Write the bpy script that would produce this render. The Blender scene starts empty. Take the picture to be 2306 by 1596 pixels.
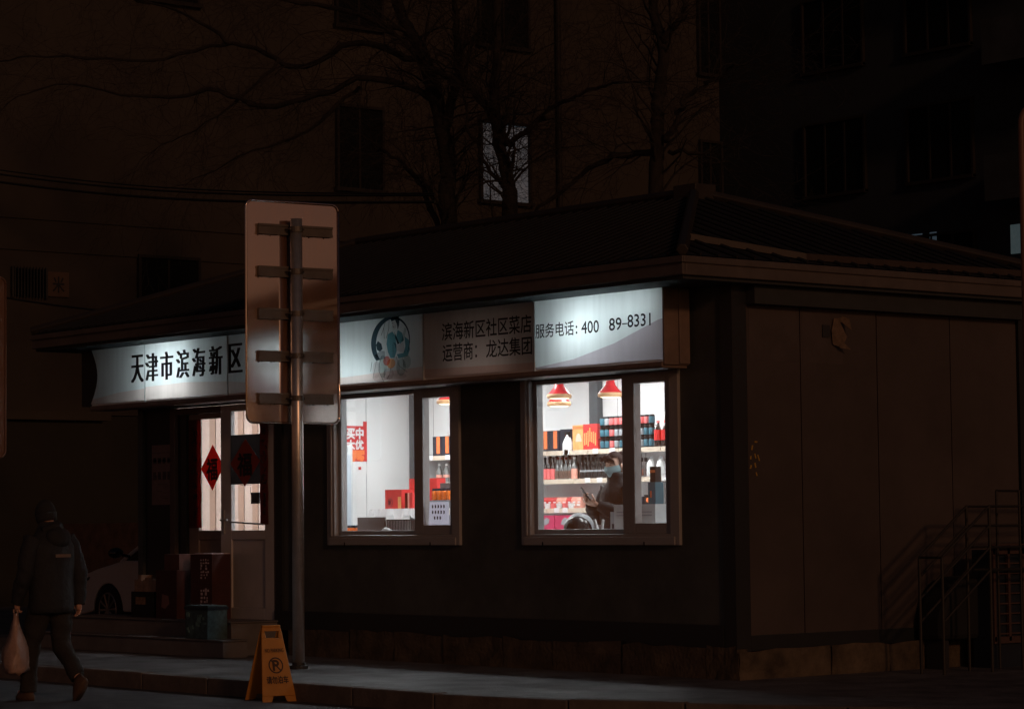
import bpy, bmesh, math, random
from mathutils import Vector, Matrix
R = math.radians
S = bpy.context.scene
C = S.collection

# ------------------------------------------------------------------ camera
def look_axes(az, pitch, roll):
    f = Vector((math.cos(az)*math.cos(pitch), math.sin(az)*math.cos(pitch), math.sin(pitch)))
    r0 = Vector((math.sin(az), -math.cos(az), 0)); u0 = r0.cross(f)
    r = r0*math.cos(roll)-u0*math.sin(roll); u = u0*math.cos(roll)+r0*math.sin(roll)
    return f, r, u
f_, r_, u_ = look_axes(R(140.6), math.atan(376/5968), R(0.62))
cd = bpy.data.cameras.new('camera'); cam = bpy.data.objects.new('camera', cd); C.objects.link(cam)
cd.sensor_width = 36; cd.lens = 36*5968/2306; cd.clip_start = .1; cd.clip_end = 500
cam.matrix_world = Matrix(((r_.x, u_.x, -f_.x, 16.27), (r_.y, u_.y, -f_.y, -15.8), (r_.z, u_.z, -f_.z, 1.5), (0, 0, 0, 1)))
S.camera = cam

# ------------------------------------------------------------------ night sky and the one sun lamp (sodium-orange street light)
SUN_AZ, SUN_EL = R(-14), R(15.5)
w = bpy.data.worlds.new('World'); S.world = w; w.use_nodes = True
nt = w.node_tree; bg = nt.nodes['Background']
sky = nt.nodes.new('ShaderNodeTexSky'); sky.sky_type = 'NISHITA'; sky.sun_disc = False
sky.sun_elevation = SUN_EL; sky.sun_rotation = math.pi/2-SUN_AZ
nt.links.new(sky.outputs[0], bg.inputs[0]); bg.inputs[1].default_value = 0.006
# orange glow hugging the horizon all round, added for the sign plate to reflect
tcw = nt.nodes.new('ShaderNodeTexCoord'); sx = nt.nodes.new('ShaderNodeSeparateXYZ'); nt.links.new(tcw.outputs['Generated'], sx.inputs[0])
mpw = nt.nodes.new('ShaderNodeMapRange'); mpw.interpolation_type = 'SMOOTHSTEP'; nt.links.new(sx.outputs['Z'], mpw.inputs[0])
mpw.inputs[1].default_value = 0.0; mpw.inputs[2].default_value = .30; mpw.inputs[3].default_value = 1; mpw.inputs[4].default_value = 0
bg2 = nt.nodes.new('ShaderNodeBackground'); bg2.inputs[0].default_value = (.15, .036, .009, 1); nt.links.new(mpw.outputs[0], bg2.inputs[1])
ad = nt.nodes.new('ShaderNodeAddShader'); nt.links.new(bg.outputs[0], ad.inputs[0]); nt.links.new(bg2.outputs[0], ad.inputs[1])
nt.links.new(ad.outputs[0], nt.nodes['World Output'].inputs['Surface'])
sl = bpy.data.lights.new('street_light', 'SUN'); sl.energy = 0.32; sl.angle = R(4); sl.color = (1, .44, .21)
so = bpy.data.objects.new('street_light', sl); C.objects.link(so)
sd = Vector((math.cos(SUN_AZ)*math.cos(SUN_EL), math.sin(SUN_AZ)*math.cos(SUN_EL), math.sin(SUN_EL)))
so.rotation_euler = sd.to_track_quat('Z', 'Y').to_euler(); so.location = sd*30

S.view_settings.view_transform = 'Standard'; S.view_settings.look = 'None'
S.view_settings.exposure = 0; S.view_settings.gamma = 1
S.render.engine = 'CYCLES'
cy = S.cycles
cy.max_bounces = 8; cy.diffuse_bounces = 4; cy.glossy_bounces = 3; cy.transparent_max_bounces = 12; cy.transmission_bounces = 4
cy.caustics_reflective = False; cy.caustics_refractive = False; cy.sample_clamp_indirect = 3
cy.use_denoising = True

# ------------------------------------------------------------------ materials
MATS = {}
def mat(name, col, rough=.6, metal=0, var=.15, scale=6, bump=0, bscale=40, spec=.5, emit=None, estr=1, coat=0, trans=0):
    if name in MATS: return MATS[name]
    m = bpy.data.materials.new(name); m.use_nodes = True; MATS[name] = m
    n = m.node_tree.nodes; L = m.node_tree.links; p = n['Principled BSDF']
    p.inputs['Roughness'].default_value = rough; p.inputs['Metallic'].default_value = metal
    p.inputs['Specular IOR Level'].default_value = spec; p.inputs['Coat Weight'].default_value = coat
    if trans: p.inputs['Transmission Weight'].default_value = trans
    tc = n.new('ShaderNodeTexCoord')
    if var:
        no = n.new('ShaderNodeTexNoise'); no.inputs['Scale'].default_value = scale; no.inputs['Detail'].default_value = 6
        no.inputs['Roughness'].default_value = .65
        L.new(tc.outputs['Object'], no.inputs['Vector'])
        cr = n.new('ShaderNodeValToRGB'); e = cr.color_ramp.elements
        e[0].position = .3; e[1].position = .7
        e[0].color = tuple(c*(1-var) for c in col)+(1,); e[1].color = tuple(min(1, c*(1+var)) for c in col)+(1,)
        L.new(no.outputs['Fac'], cr.inputs['Fac']); L.new(cr.outputs['Color'], p.inputs['Base Color'])
    else:
        p.inputs['Base Color'].default_value = tuple(col)+(1,)
    if bump:
        nb = n.new('ShaderNodeTexNoise'); nb.inputs['Scale'].default_value = bscale; nb.inputs['Detail'].default_value = 5
        L.new(tc.outputs['Object'], nb.inputs['Vector'])
        b = n.new('ShaderNodeBump'); b.inputs['Strength'].default_value = bump; b.inputs['Distance'].default_value = .02
        L.new(nb.outputs['Fac'], b.inputs['Height']); L.new(b.outputs['Normal'], p.inputs['Normal'])
    if emit:
        p.inputs['Emission Color'].default_value = tuple(emit)+(1,); p.inputs['Emission Strength'].default_value = estr
    return m
def glass(name, tint=(.97, .985, .98), refl=.5):
    m = bpy.data.materials.new(name); m.use_nodes = True; MATS[name] = m
    n = m.node_tree.nodes; L = m.node_tree.links; n.remove(n['Principled BSDF'])
    t = n.new('ShaderNodeBsdfTransparent'); t.inputs[0].default_value = tint+(1,)
    g = n.new('ShaderNodeBsdfGlossy'); g.inputs['Roughness'].default_value = .03
    fr = n.new('ShaderNodeFresnel'); fr.inputs[0].default_value = 1.45
    mu = n.new('ShaderNodeMath'); mu.operation = 'MULTIPLY'; mu.inputs[1].default_value = refl
    L.new(fr.outputs[0], mu.inputs[0])
    x = n.new('ShaderNodeMixShader'); L.new(mu.outputs[0], x.inputs[0]); L.new(t.outputs[0], x.inputs[1]); L.new(g.outputs[0], x.inputs[2])
    L.new(x.outputs[0], n['Material Output'].inputs['Surface']); return m
def film(name, tint):
    m = bpy.data.materials.new(name); m.use_nodes = True; MATS[name] = m
    n = m.node_tree.nodes; L = m.node_tree.links; n.remove(n['Principled BSDF'])
    t = n.new('ShaderNodeBsdfTransparent'); t.inputs[0].default_value = tint+(1,)
    d = n.new('ShaderNodeBsdfDiffuse'); d.inputs[0].default_value = tuple(c*.5 for c in tint)+(1,)
    x = n.new('ShaderNodeMixShader'); x.inputs[0].default_value = .05
    L.new(t.outputs[0], x.inputs[1]); L.new(d.outputs[0], x.inputs[2])
    L.new(x.outputs[0], n['Material Output'].inputs['Surface']); return m
def acrylic(name, col):
    m = bpy.data.materials.new(name); m.use_nodes = True; MATS[name] = m
    n = m.node_tree.nodes; L = m.node_tree.links; n.remove(n['Principled BSDF'])
    tc = n.new('ShaderNodeTexCoord'); no = n.new('ShaderNodeTexNoise'); no.inputs['Scale'].default_value = 3; no.inputs['Detail'].default_value = 7
    mp = n.new('ShaderNodeMapping'); mp.inputs['Scale'].default_value = (6, 1, .6)
    L.new(tc.outputs['Object'], mp.inputs[0]); L.new(mp.outputs[0], no.inputs['Vector'])
    cr = n.new('ShaderNodeValToRGB'); e = cr.color_ramp.elements; e[0].position = .25; e[1].position = .6
    e[0].color = tuple(c*.93 for c in col)+(1,); e[1].color = col+(1,)
    L.new(no.outputs['Fac'], cr.inputs[0])
    t = n.new('ShaderNodeBsdfTranslucent'); L.new(cr.outputs[0], t.inputs[0])
    d = n.new('ShaderNodeBsdfDiffuse'); L.new(cr.outputs[0], d.inputs[0])
    g = n.new('ShaderNodeBsdfGlossy'); g.inputs['Roughness'].default_value = .25
    x = n.new('ShaderNodeMixShader'); x.inputs[0].default_value = .3
    L.new(t.outputs[0], x.inputs[1]); L.new(d.outputs[0], x.inputs[2])
    y = n.new('ShaderNodeMixShader'); y.inputs[0].default_value = .03
    L.new(x.outputs[0], y.inputs[1]); L.new(g.outputs[0], y.inputs[2])
    L.new(y.outputs[0], n['Material Output'].inputs['Surface']); return m

M_asph = mat('asphalt', (.056, .056, .064), .75, var=.55, scale=3.5, bump=.5, bscale=160)
M_pave = mat('pavement_concrete', (.11, .108, .116), .65, var=.6, scale=2.2, bump=.6, bscale=70)
M_kerb = mat('kerb_stone', (.12, .10, .09), .8, var=.3, scale=5, bump=.3)
M_step = mat('step_tiles', (.12, .115, .12), .55, var=.2, scale=4, bump=.1)
M_wallf = mat('dark_wall_panel', (.066, .072, .07), .75, var=.38, scale=1.3, bump=.06, bscale=200)
M_wallr = mat('taupe_wall_panel', (.060, .048, .047), .6, var=.25, scale=1.1, bump=.04, bscale=150)
M_black = mat('black_steel', (.012, .016, .02), .5, var=.1)
M_dark = mat('dark_paint', (.02, .022, .025), .6, var=.2)
M_plinth = mat('old_stone_plinth', (.085, .065, .045), .85, var=.55, scale=4, bump=.6, bscale=30)
M_roof = mat('roof_sheet', (.009, .009, .010), .7, var=.3, scale=4)
M_fascia = mat('fascia_metal', (.085, .072, .068), .55, var=.25, scale=3)
M_soff = mat('soffit', (.03, .035, .04), .8)
M_pvc = mat('white_window_frame', (.33, .33, .34), .45, var=.08, scale=3)
M_pvcd = mat('door_frame_pvc', (.48, .47, .48), .45, var=.1, scale=3)
M_inw = mat('interior_white', (.80, .80, .80), .7, var=.03, scale=2)
M_floor = mat('interior_tiles', (.45, .45, .45), .35, var=.1)
M_stripeA = mat('beige_wall_slat', (.44, .27, .20), .5, var=.05)
M_stripeB = mat('white_wall_slat', (.66, .49, .42), .5, var=.04)
M_col = mat('slate_column', (.05, .065, .075), .5, var=.15)
M_white = mat('white_plastic', (.8, .8, .8), .4, var=.04)
M_gry = mat('grey_plastic', (.32, .34, .36), .5, var=.08)
M_ltgrey = mat('pale_grey_metal', (.55, .57, .58), .5, var=.06)
M_shelf = mat('shelf_beige', (.66, .56, .45), .45, var=.06)
M_shback = mat('shelf_back', (.86, .87, .88), .6, var=.06)
M_red = mat('red_card', (.55, .03, .03), .5, var=.12)
M_dkred = acrylic('dark_red_paper', (.20, .028, .024))
M_dkred2 = mat('deep_red_carton', (.042, .010, .010), .7, var=.25, scale=5)
M_orange = mat('orange_card', (.85, .20, .06), .5, var=.08)
M_gold = mat('gold_card', (.75, .36, .13), .45, var=.2, scale=20)
M_navy = mat('navy_card', (.018, .026, .04), .5, spec=.2, var=.1)
M_blackp = mat('black_plastic', (.012, .014, .017), .45, spec=.2, var=.1)
M_ink = mat('ink', (.008, .01, .012), .7, var=0)
M_teal = mat('teal_label', (.03, .13, .18), .5, var=.1)
M_pink = mat('pink_label', (.75, .16, .16), .5, var=.08)
M_salmon = mat('salmon_label', (.8, .35, .27), .5, var=.12, scale=30)
M_magenta = mat('magenta_carton', (.52, .035, .11), .5, var=.1)
M_bglass = mat('bottle_glass', (.16, .17, .17), .12, var=.3, scale=12, spec=.8)
M_dglass = mat('dark_bottle_glass', (.02, .02, .02), .12, var=.2, spec=.5)
M_cola = mat('cola', (.025, .012, .01), .12, var=.1, spec=.8)
M_juice = mat('orange_jar', (.80, .16, .02), .2, var=.3, scale=25)
M_lampred = mat('red_lamp_enamel', (.6, .02, .03), .25, var=.05)
M_bulb = mat('lamp_glow', (1, .9, .7), .5, var=0, emit=(1, .80, .52), estr=2.5)
M_lampin = mat('lamp_inner', (.62, .36, .18), .4, var=0)
M_tube = mat('ceiling_tube', (1, 1, 1), .5, var=0, emit=(.965, .985, 1), estr=50)
M_cloth = mat('white_cloth', (.82, .82, .84), .9, var=.03)
M_paper = mat('white_paper', (.70, .70, .76), .8, var=.04)
M_grpaper = acrylic('grey_board', (.075, .075, .078))
M_notice = mat('notice_paper', (.22, .15, .14), .8, var=.15)
M_fabric = mat('dark_coat_fabric', (.012, .014, .018), .85, var=.3, scale=14, bump=.5, bscale=18)
M_trous = mat('trouser_fabric', (.019, .018, .018), .9, var=.25, scale=10, bump=.3)
M_skin = mat('skin', (.55, .32, .24), .5, var=.06)
M_hair = mat('dark_brown_hair', (.018, .007, .006), .65, spec=.12, var=.35, scale=40)
M_cap = mat('dark_cap', (.015, .017, .02), .9)
M_shoe = mat('tan_shoe', (.07, .04, .025), .7)
M_puffer = mat('black_puffer', (.006, .0075, .0095), .6, spec=.12, var=.2, bump=.7, bscale=9)
M_mask = mat('face_mask', (.27, .40, .43), .8, var=.05)
M_bag = mat('plastic_bag', (.34, .23, .19), .4, var=.25, scale=9, bump=.8, bscale=9)
def brushed(name):
    # weathered aluminium: a bright sheet with orange lamp light painted into a rough lobe
    m = bpy.data.materials.new(name); m.use_nodes = True; MATS[name] = m
    n = m.node_tree.nodes; L = m.node_tree.links; p = n['Principled BSDF']
    p.inputs['Base Color'].default_value = (.46, .45, .45, 1); p.inputs['Metallic'].default_value = 1; p.inputs['Roughness'].default_value = .1
    q = n.new('ShaderNodeBsdfPrincipled'); q.inputs['Metallic'].default_value = 1; q.inputs['Roughness'].default_value = .5; q.inputs['Base Color'].default_value = (.92, .50, .29, 1)
    tc = n.new('ShaderNodeTexCoord'); no = n.new('ShaderNodeTexNoise'); no.inputs['Scale'].default_value = 5; no.inputs['Detail'].default_value = 8
    mp = n.new('ShaderNodeMapping'); mp.inputs['Scale'].default_value = (1, 3, .5); L.new(tc.outputs['Object'], mp.inputs[0]); L.new(mp.outputs[0], no.inputs['Vector'])
    mr = n.new('ShaderNodeMapRange'); mr.inputs[1].default_value = .3; mr.inputs[2].default_value = .7; mr.inputs[3].default_value = .10; mr.inputs[4].default_value = .18
    L.new(no.outputs['Fac'], mr.inputs[0]); x = n.new('ShaderNodeMixShader'); L.new(mr.outputs[0], x.inputs[0]); L.new(p.outputs[0], x.inputs[1]); L.new(q.outputs[0], x.inputs[2])
    L.new(x.outputs[0], n['Material Output'].inputs['Surface']); return m
M_alu = brushed('sign_back_aluminium')
M_galv = mat('galvanised_pole', (.60, .58, .56), .34, metal=.8, var=.12, scale=12)
M_yel = mat('yellow_plastic', (.46, .20, .025), .5, var=.1)
M_carp = mat('white_car_paint', (.62, .56, .52), .3, var=.03, coat=.5)
M_carg = mat('car_glass', (.01, .01, .012), .08, var=0, spec=.6)
M_tyre = mat('tyre', (.012, .012, .012), .85)
M_rim = mat('alloy_rim', (.3, .28, .26), .4, metal=.7)
M_bark = mat('bark', (.022, .019, .017), .95, var=.4, scale=10, bump=.4)
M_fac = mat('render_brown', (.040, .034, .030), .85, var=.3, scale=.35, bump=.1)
M_facd = mat('dark_brick', (.02, .03, .045), .9, var=.25, scale=.8)
M_win = mat('dark_window_glass', (.006, .008, .010), .6, var=.2, spec=.08)
M_trim = mat('window_trim', (.012, .010, .010), .8)
M_lit = mat('lit_curtain', (.3, .34, .38), .8, var=.3, scale=4, emit=(.36, .60, .80), estr=.045)
M_lit2 = mat('dim_lit_curtain', (.3, .34, .38), .8, var=.3, scale=4, emit=(.5, .75, .8), estr=.05)
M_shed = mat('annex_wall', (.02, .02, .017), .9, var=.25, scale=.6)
M_bush = mat('dry_bush', (.05, .035, .022), .95, var=.4, scale=4)
M_brick = mat('garden_wall', (.10, .06, .045), .9, var=.4, scale=5, bump=.3)
M_teal2 = mat('teal_carton', (.035, .075, .09), .6, var=.6, scale=14)
M_cartb = mat('brown_carton', (.075, .03, .024), .7, var=.3, scale=6)
M_pack = mat('pale_packs', (.24, .16, .12), .6, var=.35, scale=9)
M_mark = mat('pale_print', (.42, .36, .42), .7, var=.3, scale=30)
M_paintY = mat('yellow_paint', (.48, .30, .06), .7)
M_rail = mat('railing_steel', (.016, .014, .012), .6)
M_cover = mat('black_cover', (.006, .008, .01), .8)
M_rack = mat('rack_wire', (.07, .04, .035), .6)
M_fridge = mat('fridge_side', (.42, .47, .53), .35, var=.08)
G_win = glass('window_glass', refl=.25)
G_vis = glass('visor_glass', (.25, .28, .3), 1)
A_face = acrylic('sign_acrylic', (.82, .88, .88))
A_band = acrylic('sign_acrylic_beige', (.80, .70, .66))
A_lav = acrylic('sign_acrylic_lavender', (.55, .50, .54))
F_dark = film('film_dark', (.05, .08, .1)); F_teal = film('film_teal', (.20, .44, .50)); F_grey = film('film_grey', (.5, .52, .55))
F_pale = film('film_pale', (.90, .84, .84)); F_red = film('film_red', (.85, .3, .28)); F_or = film('film_orange', (1, .52, .28)); F_sage = film('film_sage', (.72, .78, .76))

# ------------------------------------------------------------------ mesh builder
class MB:
    def __init__(s): s.v = []; s.f = []; s.m = []
    def add(s, vs, fs, mi=0):
        b = len(s.v); s.v += [tuple(p) for p in vs]
        s.f += [tuple(i+b for i in f) for f in fs]; s.m += [mi]*len(fs); return s
    def box(s, x0, x1, y0, y1, z0, z1, mi=0):
        vs = [(x, y, z) for z in (z0, z1) for y in (y0, y1) for x in (x0, x1)]
        return s.add(vs, [(0, 2, 3, 1), (4, 5, 7, 6), (0, 1, 5, 4), (2, 6, 7, 3), (0, 4, 6, 2), (1, 3, 7, 5)], mi)
    def poly(s, pts, mi=0): return s.add(pts, [tuple(range(len(pts)))], mi)
    def prism(s, pts, off, mi=0):
        n = len(pts); o = Vector(off); q = [Vector(p) for p in pts]
        fs = [tuple(range(n))[::-1], tuple(range(n, 2*n))]+[(i, (i+1) % n, (i+1) % n+n, i+n) for i in range(n)]
        return s.add(q+[p+o for p in q], fs, mi)
    def tube(s, path, r, n=8, mi=0):
        P = [Vector(p) for p in path]; k = len(P); rs = r if isinstance(r, (list, tuple)) else [r]*k
        vs = []; a = None
        for i, p in enumerate(P):
            t = (P[min(i+1, k-1)]-P[max(i-1, 0)])
            t = t.normalized() if t.length > 1e-9 else Vector((0, 0, 1))
            if a is None: a = t.cross(Vector((0, 0, 1)) if abs(t.z) < .95 else Vector((1, 0, 0)))
            a = a-t*a.dot(t)
            if a.length < 1e-6: a = t.orthogonal()
            a.normalize(); b = t.cross(a)
            for j in range(n):
                q = 2*math.pi*j/n; vs.append(p+a*(math.cos(q)*rs[i])+b*(math.sin(q)*rs[i]))
        fs = [(i*n+j, i*n+(j+1) % n, (i+1)*n+(j+1) % n, (i+1)*n+j) for i in range(k-1) for j in range(n)]
        fs += [tuple(range(n))[::-1], tuple(range((k-1)*n, k*n))]
        return s.add(vs, fs, mi)
    def lathe(s, prof, c=(0, 0, 0), n=14, mi=0, ax='z'):
        vs = []
        for r, h in prof:
            for j in range(n):
                q = 2*math.pi*j/n; a, b = math.cos(q)*r, math.sin(q)*r
                vs.append((c[0]+a, c[1]+b, c[2]+h) if ax == 'z' else (c[0]+a, c[1]+h, c[2]+b) if ax == 'y' else (c[0]+h, c[1]+a, c[2]+b))
        k = len(prof); fs = [(i*n+j, i*n+(j+1) % n, (i+1)*n+(j+1) % n, (i+1)*n+j) for i in range(k-1) for j in range(n)]
        fs += [tuple(range(n))[::-1], tuple(range((k-1)*n, k*n))]
        return s.add(vs, fs, mi)
    def merge(s, other, mi=None):
        b = len(s.v); s.v += other.v; s.f += [tuple(i+b for i in f) for f in other.f]
        s.m += other.m if mi is None else [mi]*len(other.f); return s
    def xf(s, M): s.v = [tuple(M @ Vector(p)) for p in s.v]; return s
    def build(s, name, mats, parent=None, smooth=False, bevel=0, fix=True):
        me = bpy.data.meshes.new(name); me.from_pydata(s.v, [], s.f)
        for x in (mats if isinstance(mats, (list, tuple)) else [mats]): me.materials.append(x)
        me.polygons.foreach_set('material_index', s.m)
        if fix:
            bm = bmesh.new(); bm.from_mesh(me); bmesh.ops.recalc_face_normals(bm, faces=bm.faces); bm.to_mesh(me); bm.free()
        if smooth: me.polygons.foreach_set('use_smooth', [True]*len(me.polygons))
        me.update()
        o = bpy.data.objects.new(name, me); C.objects.link(o)
        if parent: o.parent = parent
        if bevel:
            b = o.modifiers.new('edge', 'BEVEL'); b.width = bevel; b.segments = 2; b.limit_method = 'ANGLE'
        return o
def each(mb, name, mats, parent, nv=8, bevel=0):
    """a builder made only of equal-sized pieces (nv vertices each): one part per piece"""
    per = {}
    for f, mi in zip(mb.f, mb.m): per.setdefault(f[0]//nv, []).append((f, mi))
    for k in sorted(per):
        q = MB(); q.v = mb.v[k*nv:(k+1)*nv]; q.f = [tuple(i-k*nv for i in f) for f, _ in per[k]]; q.m = [mi for _, mi in per[k]]
        q.build(name, mats, parent, bevel=bevel)
def tag(o, label=None, cat=None, group=None, kind=None):
    if label: o['label'] = label
    if cat: o['category'] = cat
    if group: o['group'] = group
    if kind: o['kind'] = kind
    return o
def thing(name, label, cat, group=None):
    o = bpy.data.objects.new(name, None); C.objects.link(o); o.empty_display_size = .1
    return tag(o, label, cat, group)
def shift(o, d):
    if o.type == 'MESH': o.data.transform(Matrix.Translation(d))
    for c in o.children: shift(c, d)
def rebase(o, loc):   # parts were drawn in world coordinates: move the thing's origin to its base
    loc = Vector(loc); shift(o, -loc); o.location = loc; return o
def dup(o, parent=None):
    c = o.copy(); C.objects.link(c)
    if parent: c.parent = parent
    for ch in list(o.children): dup(ch, c)
    return c
ORD = ['first', 'second', 'third', 'fourth', 'fifth', 'sixth', 'seventh', 'eighth', 'ninth', 'tenth', 'eleventh', 'twelfth']

def text_mb(body, w=None, h=None, depth=.002, bold=0, fatx=0):
    """filled characters; 'bold' (fraction of the height) and 'fatx' (metres) thicken the strokes with shifted copies"""
    cu = bpy.data.curves.new('t', 'FONT'); cu.body = body; cu.size = 1; cu.align_x = 'LEFT'; cu.resolution_u = 3
    o = bpy.data.objects.new('t', cu); C.objects.link(o)
    dg = bpy.context.evaluated_depsgraph_get(); me = bpy.data.meshes.new_from_object(o.evaluated_get(dg))
    vs = [v.co.copy() for v in me.vertices]; fs = [tuple(p.vertices) for p in me.polygons]
    bpy.data.objects.remove(o); bpy.data.curves.remove(cu); bpy.data.meshes.remove(me)
    mb = MB()
    if not vs: return mb
    x0 = min(v.x for v in vs); x1 = max(v.x for v in vs); y0 = min(v.y for v in vs); y1 = max(v.y for v in vs)
    sx = w/(x1-x0) if w else None; sy = h/(y1-y0) if h else sx
    if sx is None: sx = sy
    b = bold*(y1-y0)*sy; offs = [(0, 0)]
    if bold: offs += [(-b, 0), (b, 0), (0, b), (0, -b)]
    if fatx: offs += [(-fatx, 0), (fatx, 0)]
    for k, (dx, dz) in enumerate(offs):
        mb.add([((v.x-(x0+x1)/2)*sx+dx, -.0005*k, (v.y-(y0+y1)/2)*sy+dz) for v in vs], fs)
    return mb          # centred, lying in the XZ plane, reads from -Y
def front(mb, x, y, z): return mb.xf(Matrix.Translation((x, y, z)))

def ell(cx, cz, a, b, t0=0, t1=360, n=28): return [(cx+a*math.cos(R(t0+(t1-t0)*i/n)), cz+b*math.sin(R(t0+(t1-t0)*i/n))) for i in range(n+1)]

def skin(verts, edges, radii, sub=2, root=0):
    me = bpy.data.meshes.new('s'); me.from_pydata([tuple(v) for v in verts], edges, [])
    o = bpy.data.objects.new('s', me); C.objects.link(o)
    o.modifiers.new('k', 'SKIN'); sm = o.modifiers.new('u', 'SUBSURF'); sm.levels = sub
    for i, r in enumerate(radii):
        d = me.skin_vertices[0].data[i]; d.radius = r if isinstance(r, tuple) else (r, r); d.use_root = (i == root)
    dg = bpy.context.evaluated_depsgraph_get(); e = bpy.data.meshes.new_from_object(o.evaluated_get(dg))
    mb = MB().add([v.co.copy() for v in e.vertices], [tuple(p.vertices) for p in e.polygons])
    bpy.data.objects.remove(o); bpy.data.meshes.remove(me); bpy.data.meshes.remove(e)
    return mb
def chain(paths, sub=2):
    """paths: list of [(point, radius)...]; shared points (same tuple) are welded; one skin."""
    vs = []; ix = {}; ed = []; ra = []
    for p in paths:
        prev = None
        for co, r in p:
            key = tuple(round(c, 4) for c in co)
            if key not in ix: ix[key] = len(vs); vs.append(co); ra.append(r)
            i = ix[key]
            if prev is not None and (prev, i) not in ed: ed.append((prev, i))
            prev = i
    return skin(vs, ed, ra, sub)

# ================================================================== GROUND
mb = MB().poly([(-90, -90, 0), (90, -90, 0), (90, 90, 0), (-90, 90, 0)])
tag(mb.build('road', M_asph), kind='structure')
# pavement slab with its kerb edge; it bends back at the side street
edge = [(-60, -2.70), (-6, -2.72), (-.5, -2.72), (.8, -2.5), (1.7, -2.15), (2.9, -1.67), (4.5, -.9), (6, .6), (7, 3), (7.2, 12), (7.2, 60)]
sl_pts = [(x, y, .143) for x, y in edge]+[(-60, 60, .143)]
tag(MB().prism(sl_pts, (0, 0, -.18)).build('pavement', M_pave), kind='structure')
kb = MB(); rnd = random.Random(5)
outer = [(-60, -2.85), (-6, -2.87), (-.5, -2.87), (.87, -2.64), (1.78, -2.28), (2.97, -1.8), (4.6, -1.03), (6.13, .52), (7.15, 2.97), (7.35, 12), (7.35, 60)]
for i in range(len(edge)-1):
    a, b, c, d = [Vector((p[0], p[1], 0)) for p in (outer[i], outer[i+1], edge[i+1], edge[i])]
    n = max(1, int((b-a).length/1.0)) if i in (1,) else max(1, int((b-a).length/2))
    for k in range(n):
        g = .006
        p = [a.lerp(b, (k+g)/n), a.lerp(b, (k+1-g)/n), d.lerp(c, (k+1-g)/n), d.lerp(c, (k+g)/n)]
        h = .147+rnd.uniform(-.006, .006)
        kb.prism([(q.x, q.y, -.02) for q in p], (0, 0, h+.02))
tag(kb.build('kerb', M_kerb, bevel=.012), kind='structure')

# ================================================================== SHOP
FX0, FX1, BY, Z0, ZT = -9.67, 0.0, 3.9, .143, 3.5
shop = thing('shop_building', 'low dark-walled corner shop with hipped metal roof, two lit windows and a glazed double door', 'shop')
win = [(-2.74, -.74, 1.36, 2.80), (-5.86, -3.83, 1.36, 2.80)]
door = (-9.67, -6.9, .48, 2.80)
m = MB()
T = .1
def wallx(m, x0, x1, z0, z1, y0=0, y1=T): m.box(x0, x1, y0, y1, z0, z1)
wallx(m, -.74, -.13, .6, ZT); wallx(m, -3.83, -2.74, .6, ZT); wallx(m, -6.9, -5.86, .6, ZT)
for a, b, c_, d_ in win: wallx(m, a, b, .6, c_); wallx(m, a, b, d_, ZT)
wallx(m, -9.67, -6.9, 2.80, ZT)
m.build('front_wall', M_wallf, shop)
m = MB()
ys = [.165, .824, 1.80, 2.785, 3.72]
for i in range(4): m.box(-.1, 0, ys[i]+.006, ys[i+1]-.006, .51, ZT)
m.box(-.1, -.02, .15, 3.75, .51, ZT)
m.build('side_wall', M_wallr, shop)
m = MB().box(-9.67, 0, BY-.1, BY, .143, ZT).box(-9.67, -9.57, .0, BY-.1, .143, ZT)
m.build('rear_wall', M_wallf, shop)
m = MB().box(-.13, .02, -.02, .15, .34, ZT).box(-.13, .015, 3.74, 3.93, .34, ZT)
m.box(-6.88, -6.76, -.025, 0, .6, 2.8).box(-6.6, -6.5, -.02, 0, .6, 2.8); each(m, 'corner_column', M_black, shop)
m = MB().box(-6.9, -.131, -.03, .1, .40, .6).box(-.12, .012, .16, 3.74, .38, .51)
m.build('base_rail', M_black, shop)
m = MB()
x = -6.6
rnd = random.Random(2)
def rough_block(m, x0, x1, y0, y1, z0, z1, jig):
    # a stone block with a lumpy outer face
    nx, nz = 5, 3; g = []
    for k in range(nz+1):
        for i in range(nx+1):
            g.append((x0+(x1-x0)*i/nx, y0, z0+(z1-z0)*k/nz))
    for a in range(len(g)):
        p = list(g[a]); p[1] += rnd.uniform(-jig, jig)
        if p[2] > z1-.001: p[2] += rnd.uniform(-.02, .02)
        g[a] = tuple(p)
    fs = [(k*(nx+1)+i, k*(nx+1)+i+1, (k+1)*(nx+1)+i+1, (k+1)*(nx+1)+i) for k in range(nz) for i in range(nx)]
    m.add(g, fs); m.box(x0, x1, y0+jig+.005, y1, z0, z1-.02)
while x < .05:
    L = min(rnd.uniform(.7, 1.1), .05-x)
    if L < .1: break
    rough_block(m, x, x+L-.006, -.06, .08, .12, .42, .009); x += L
m2 = MB(); y = -.06
sub = MB()
while y < 3.4:
    L = min(rnd.uniform(.7, 1.2), 3.4-y)
    if L < .1: break
    rough_block(sub, y, y+L-.006, -.09, .08, .12, .39, .009); y += L
sub.xf(Matrix(((0, -1, 0, 0), (1, 0, 0, 0), (0, 0, 1, 0), (0, 0, 0, 1))))
m.merge(sub)
m.build('plinth', M_plinth, shop, fix=True)

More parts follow.
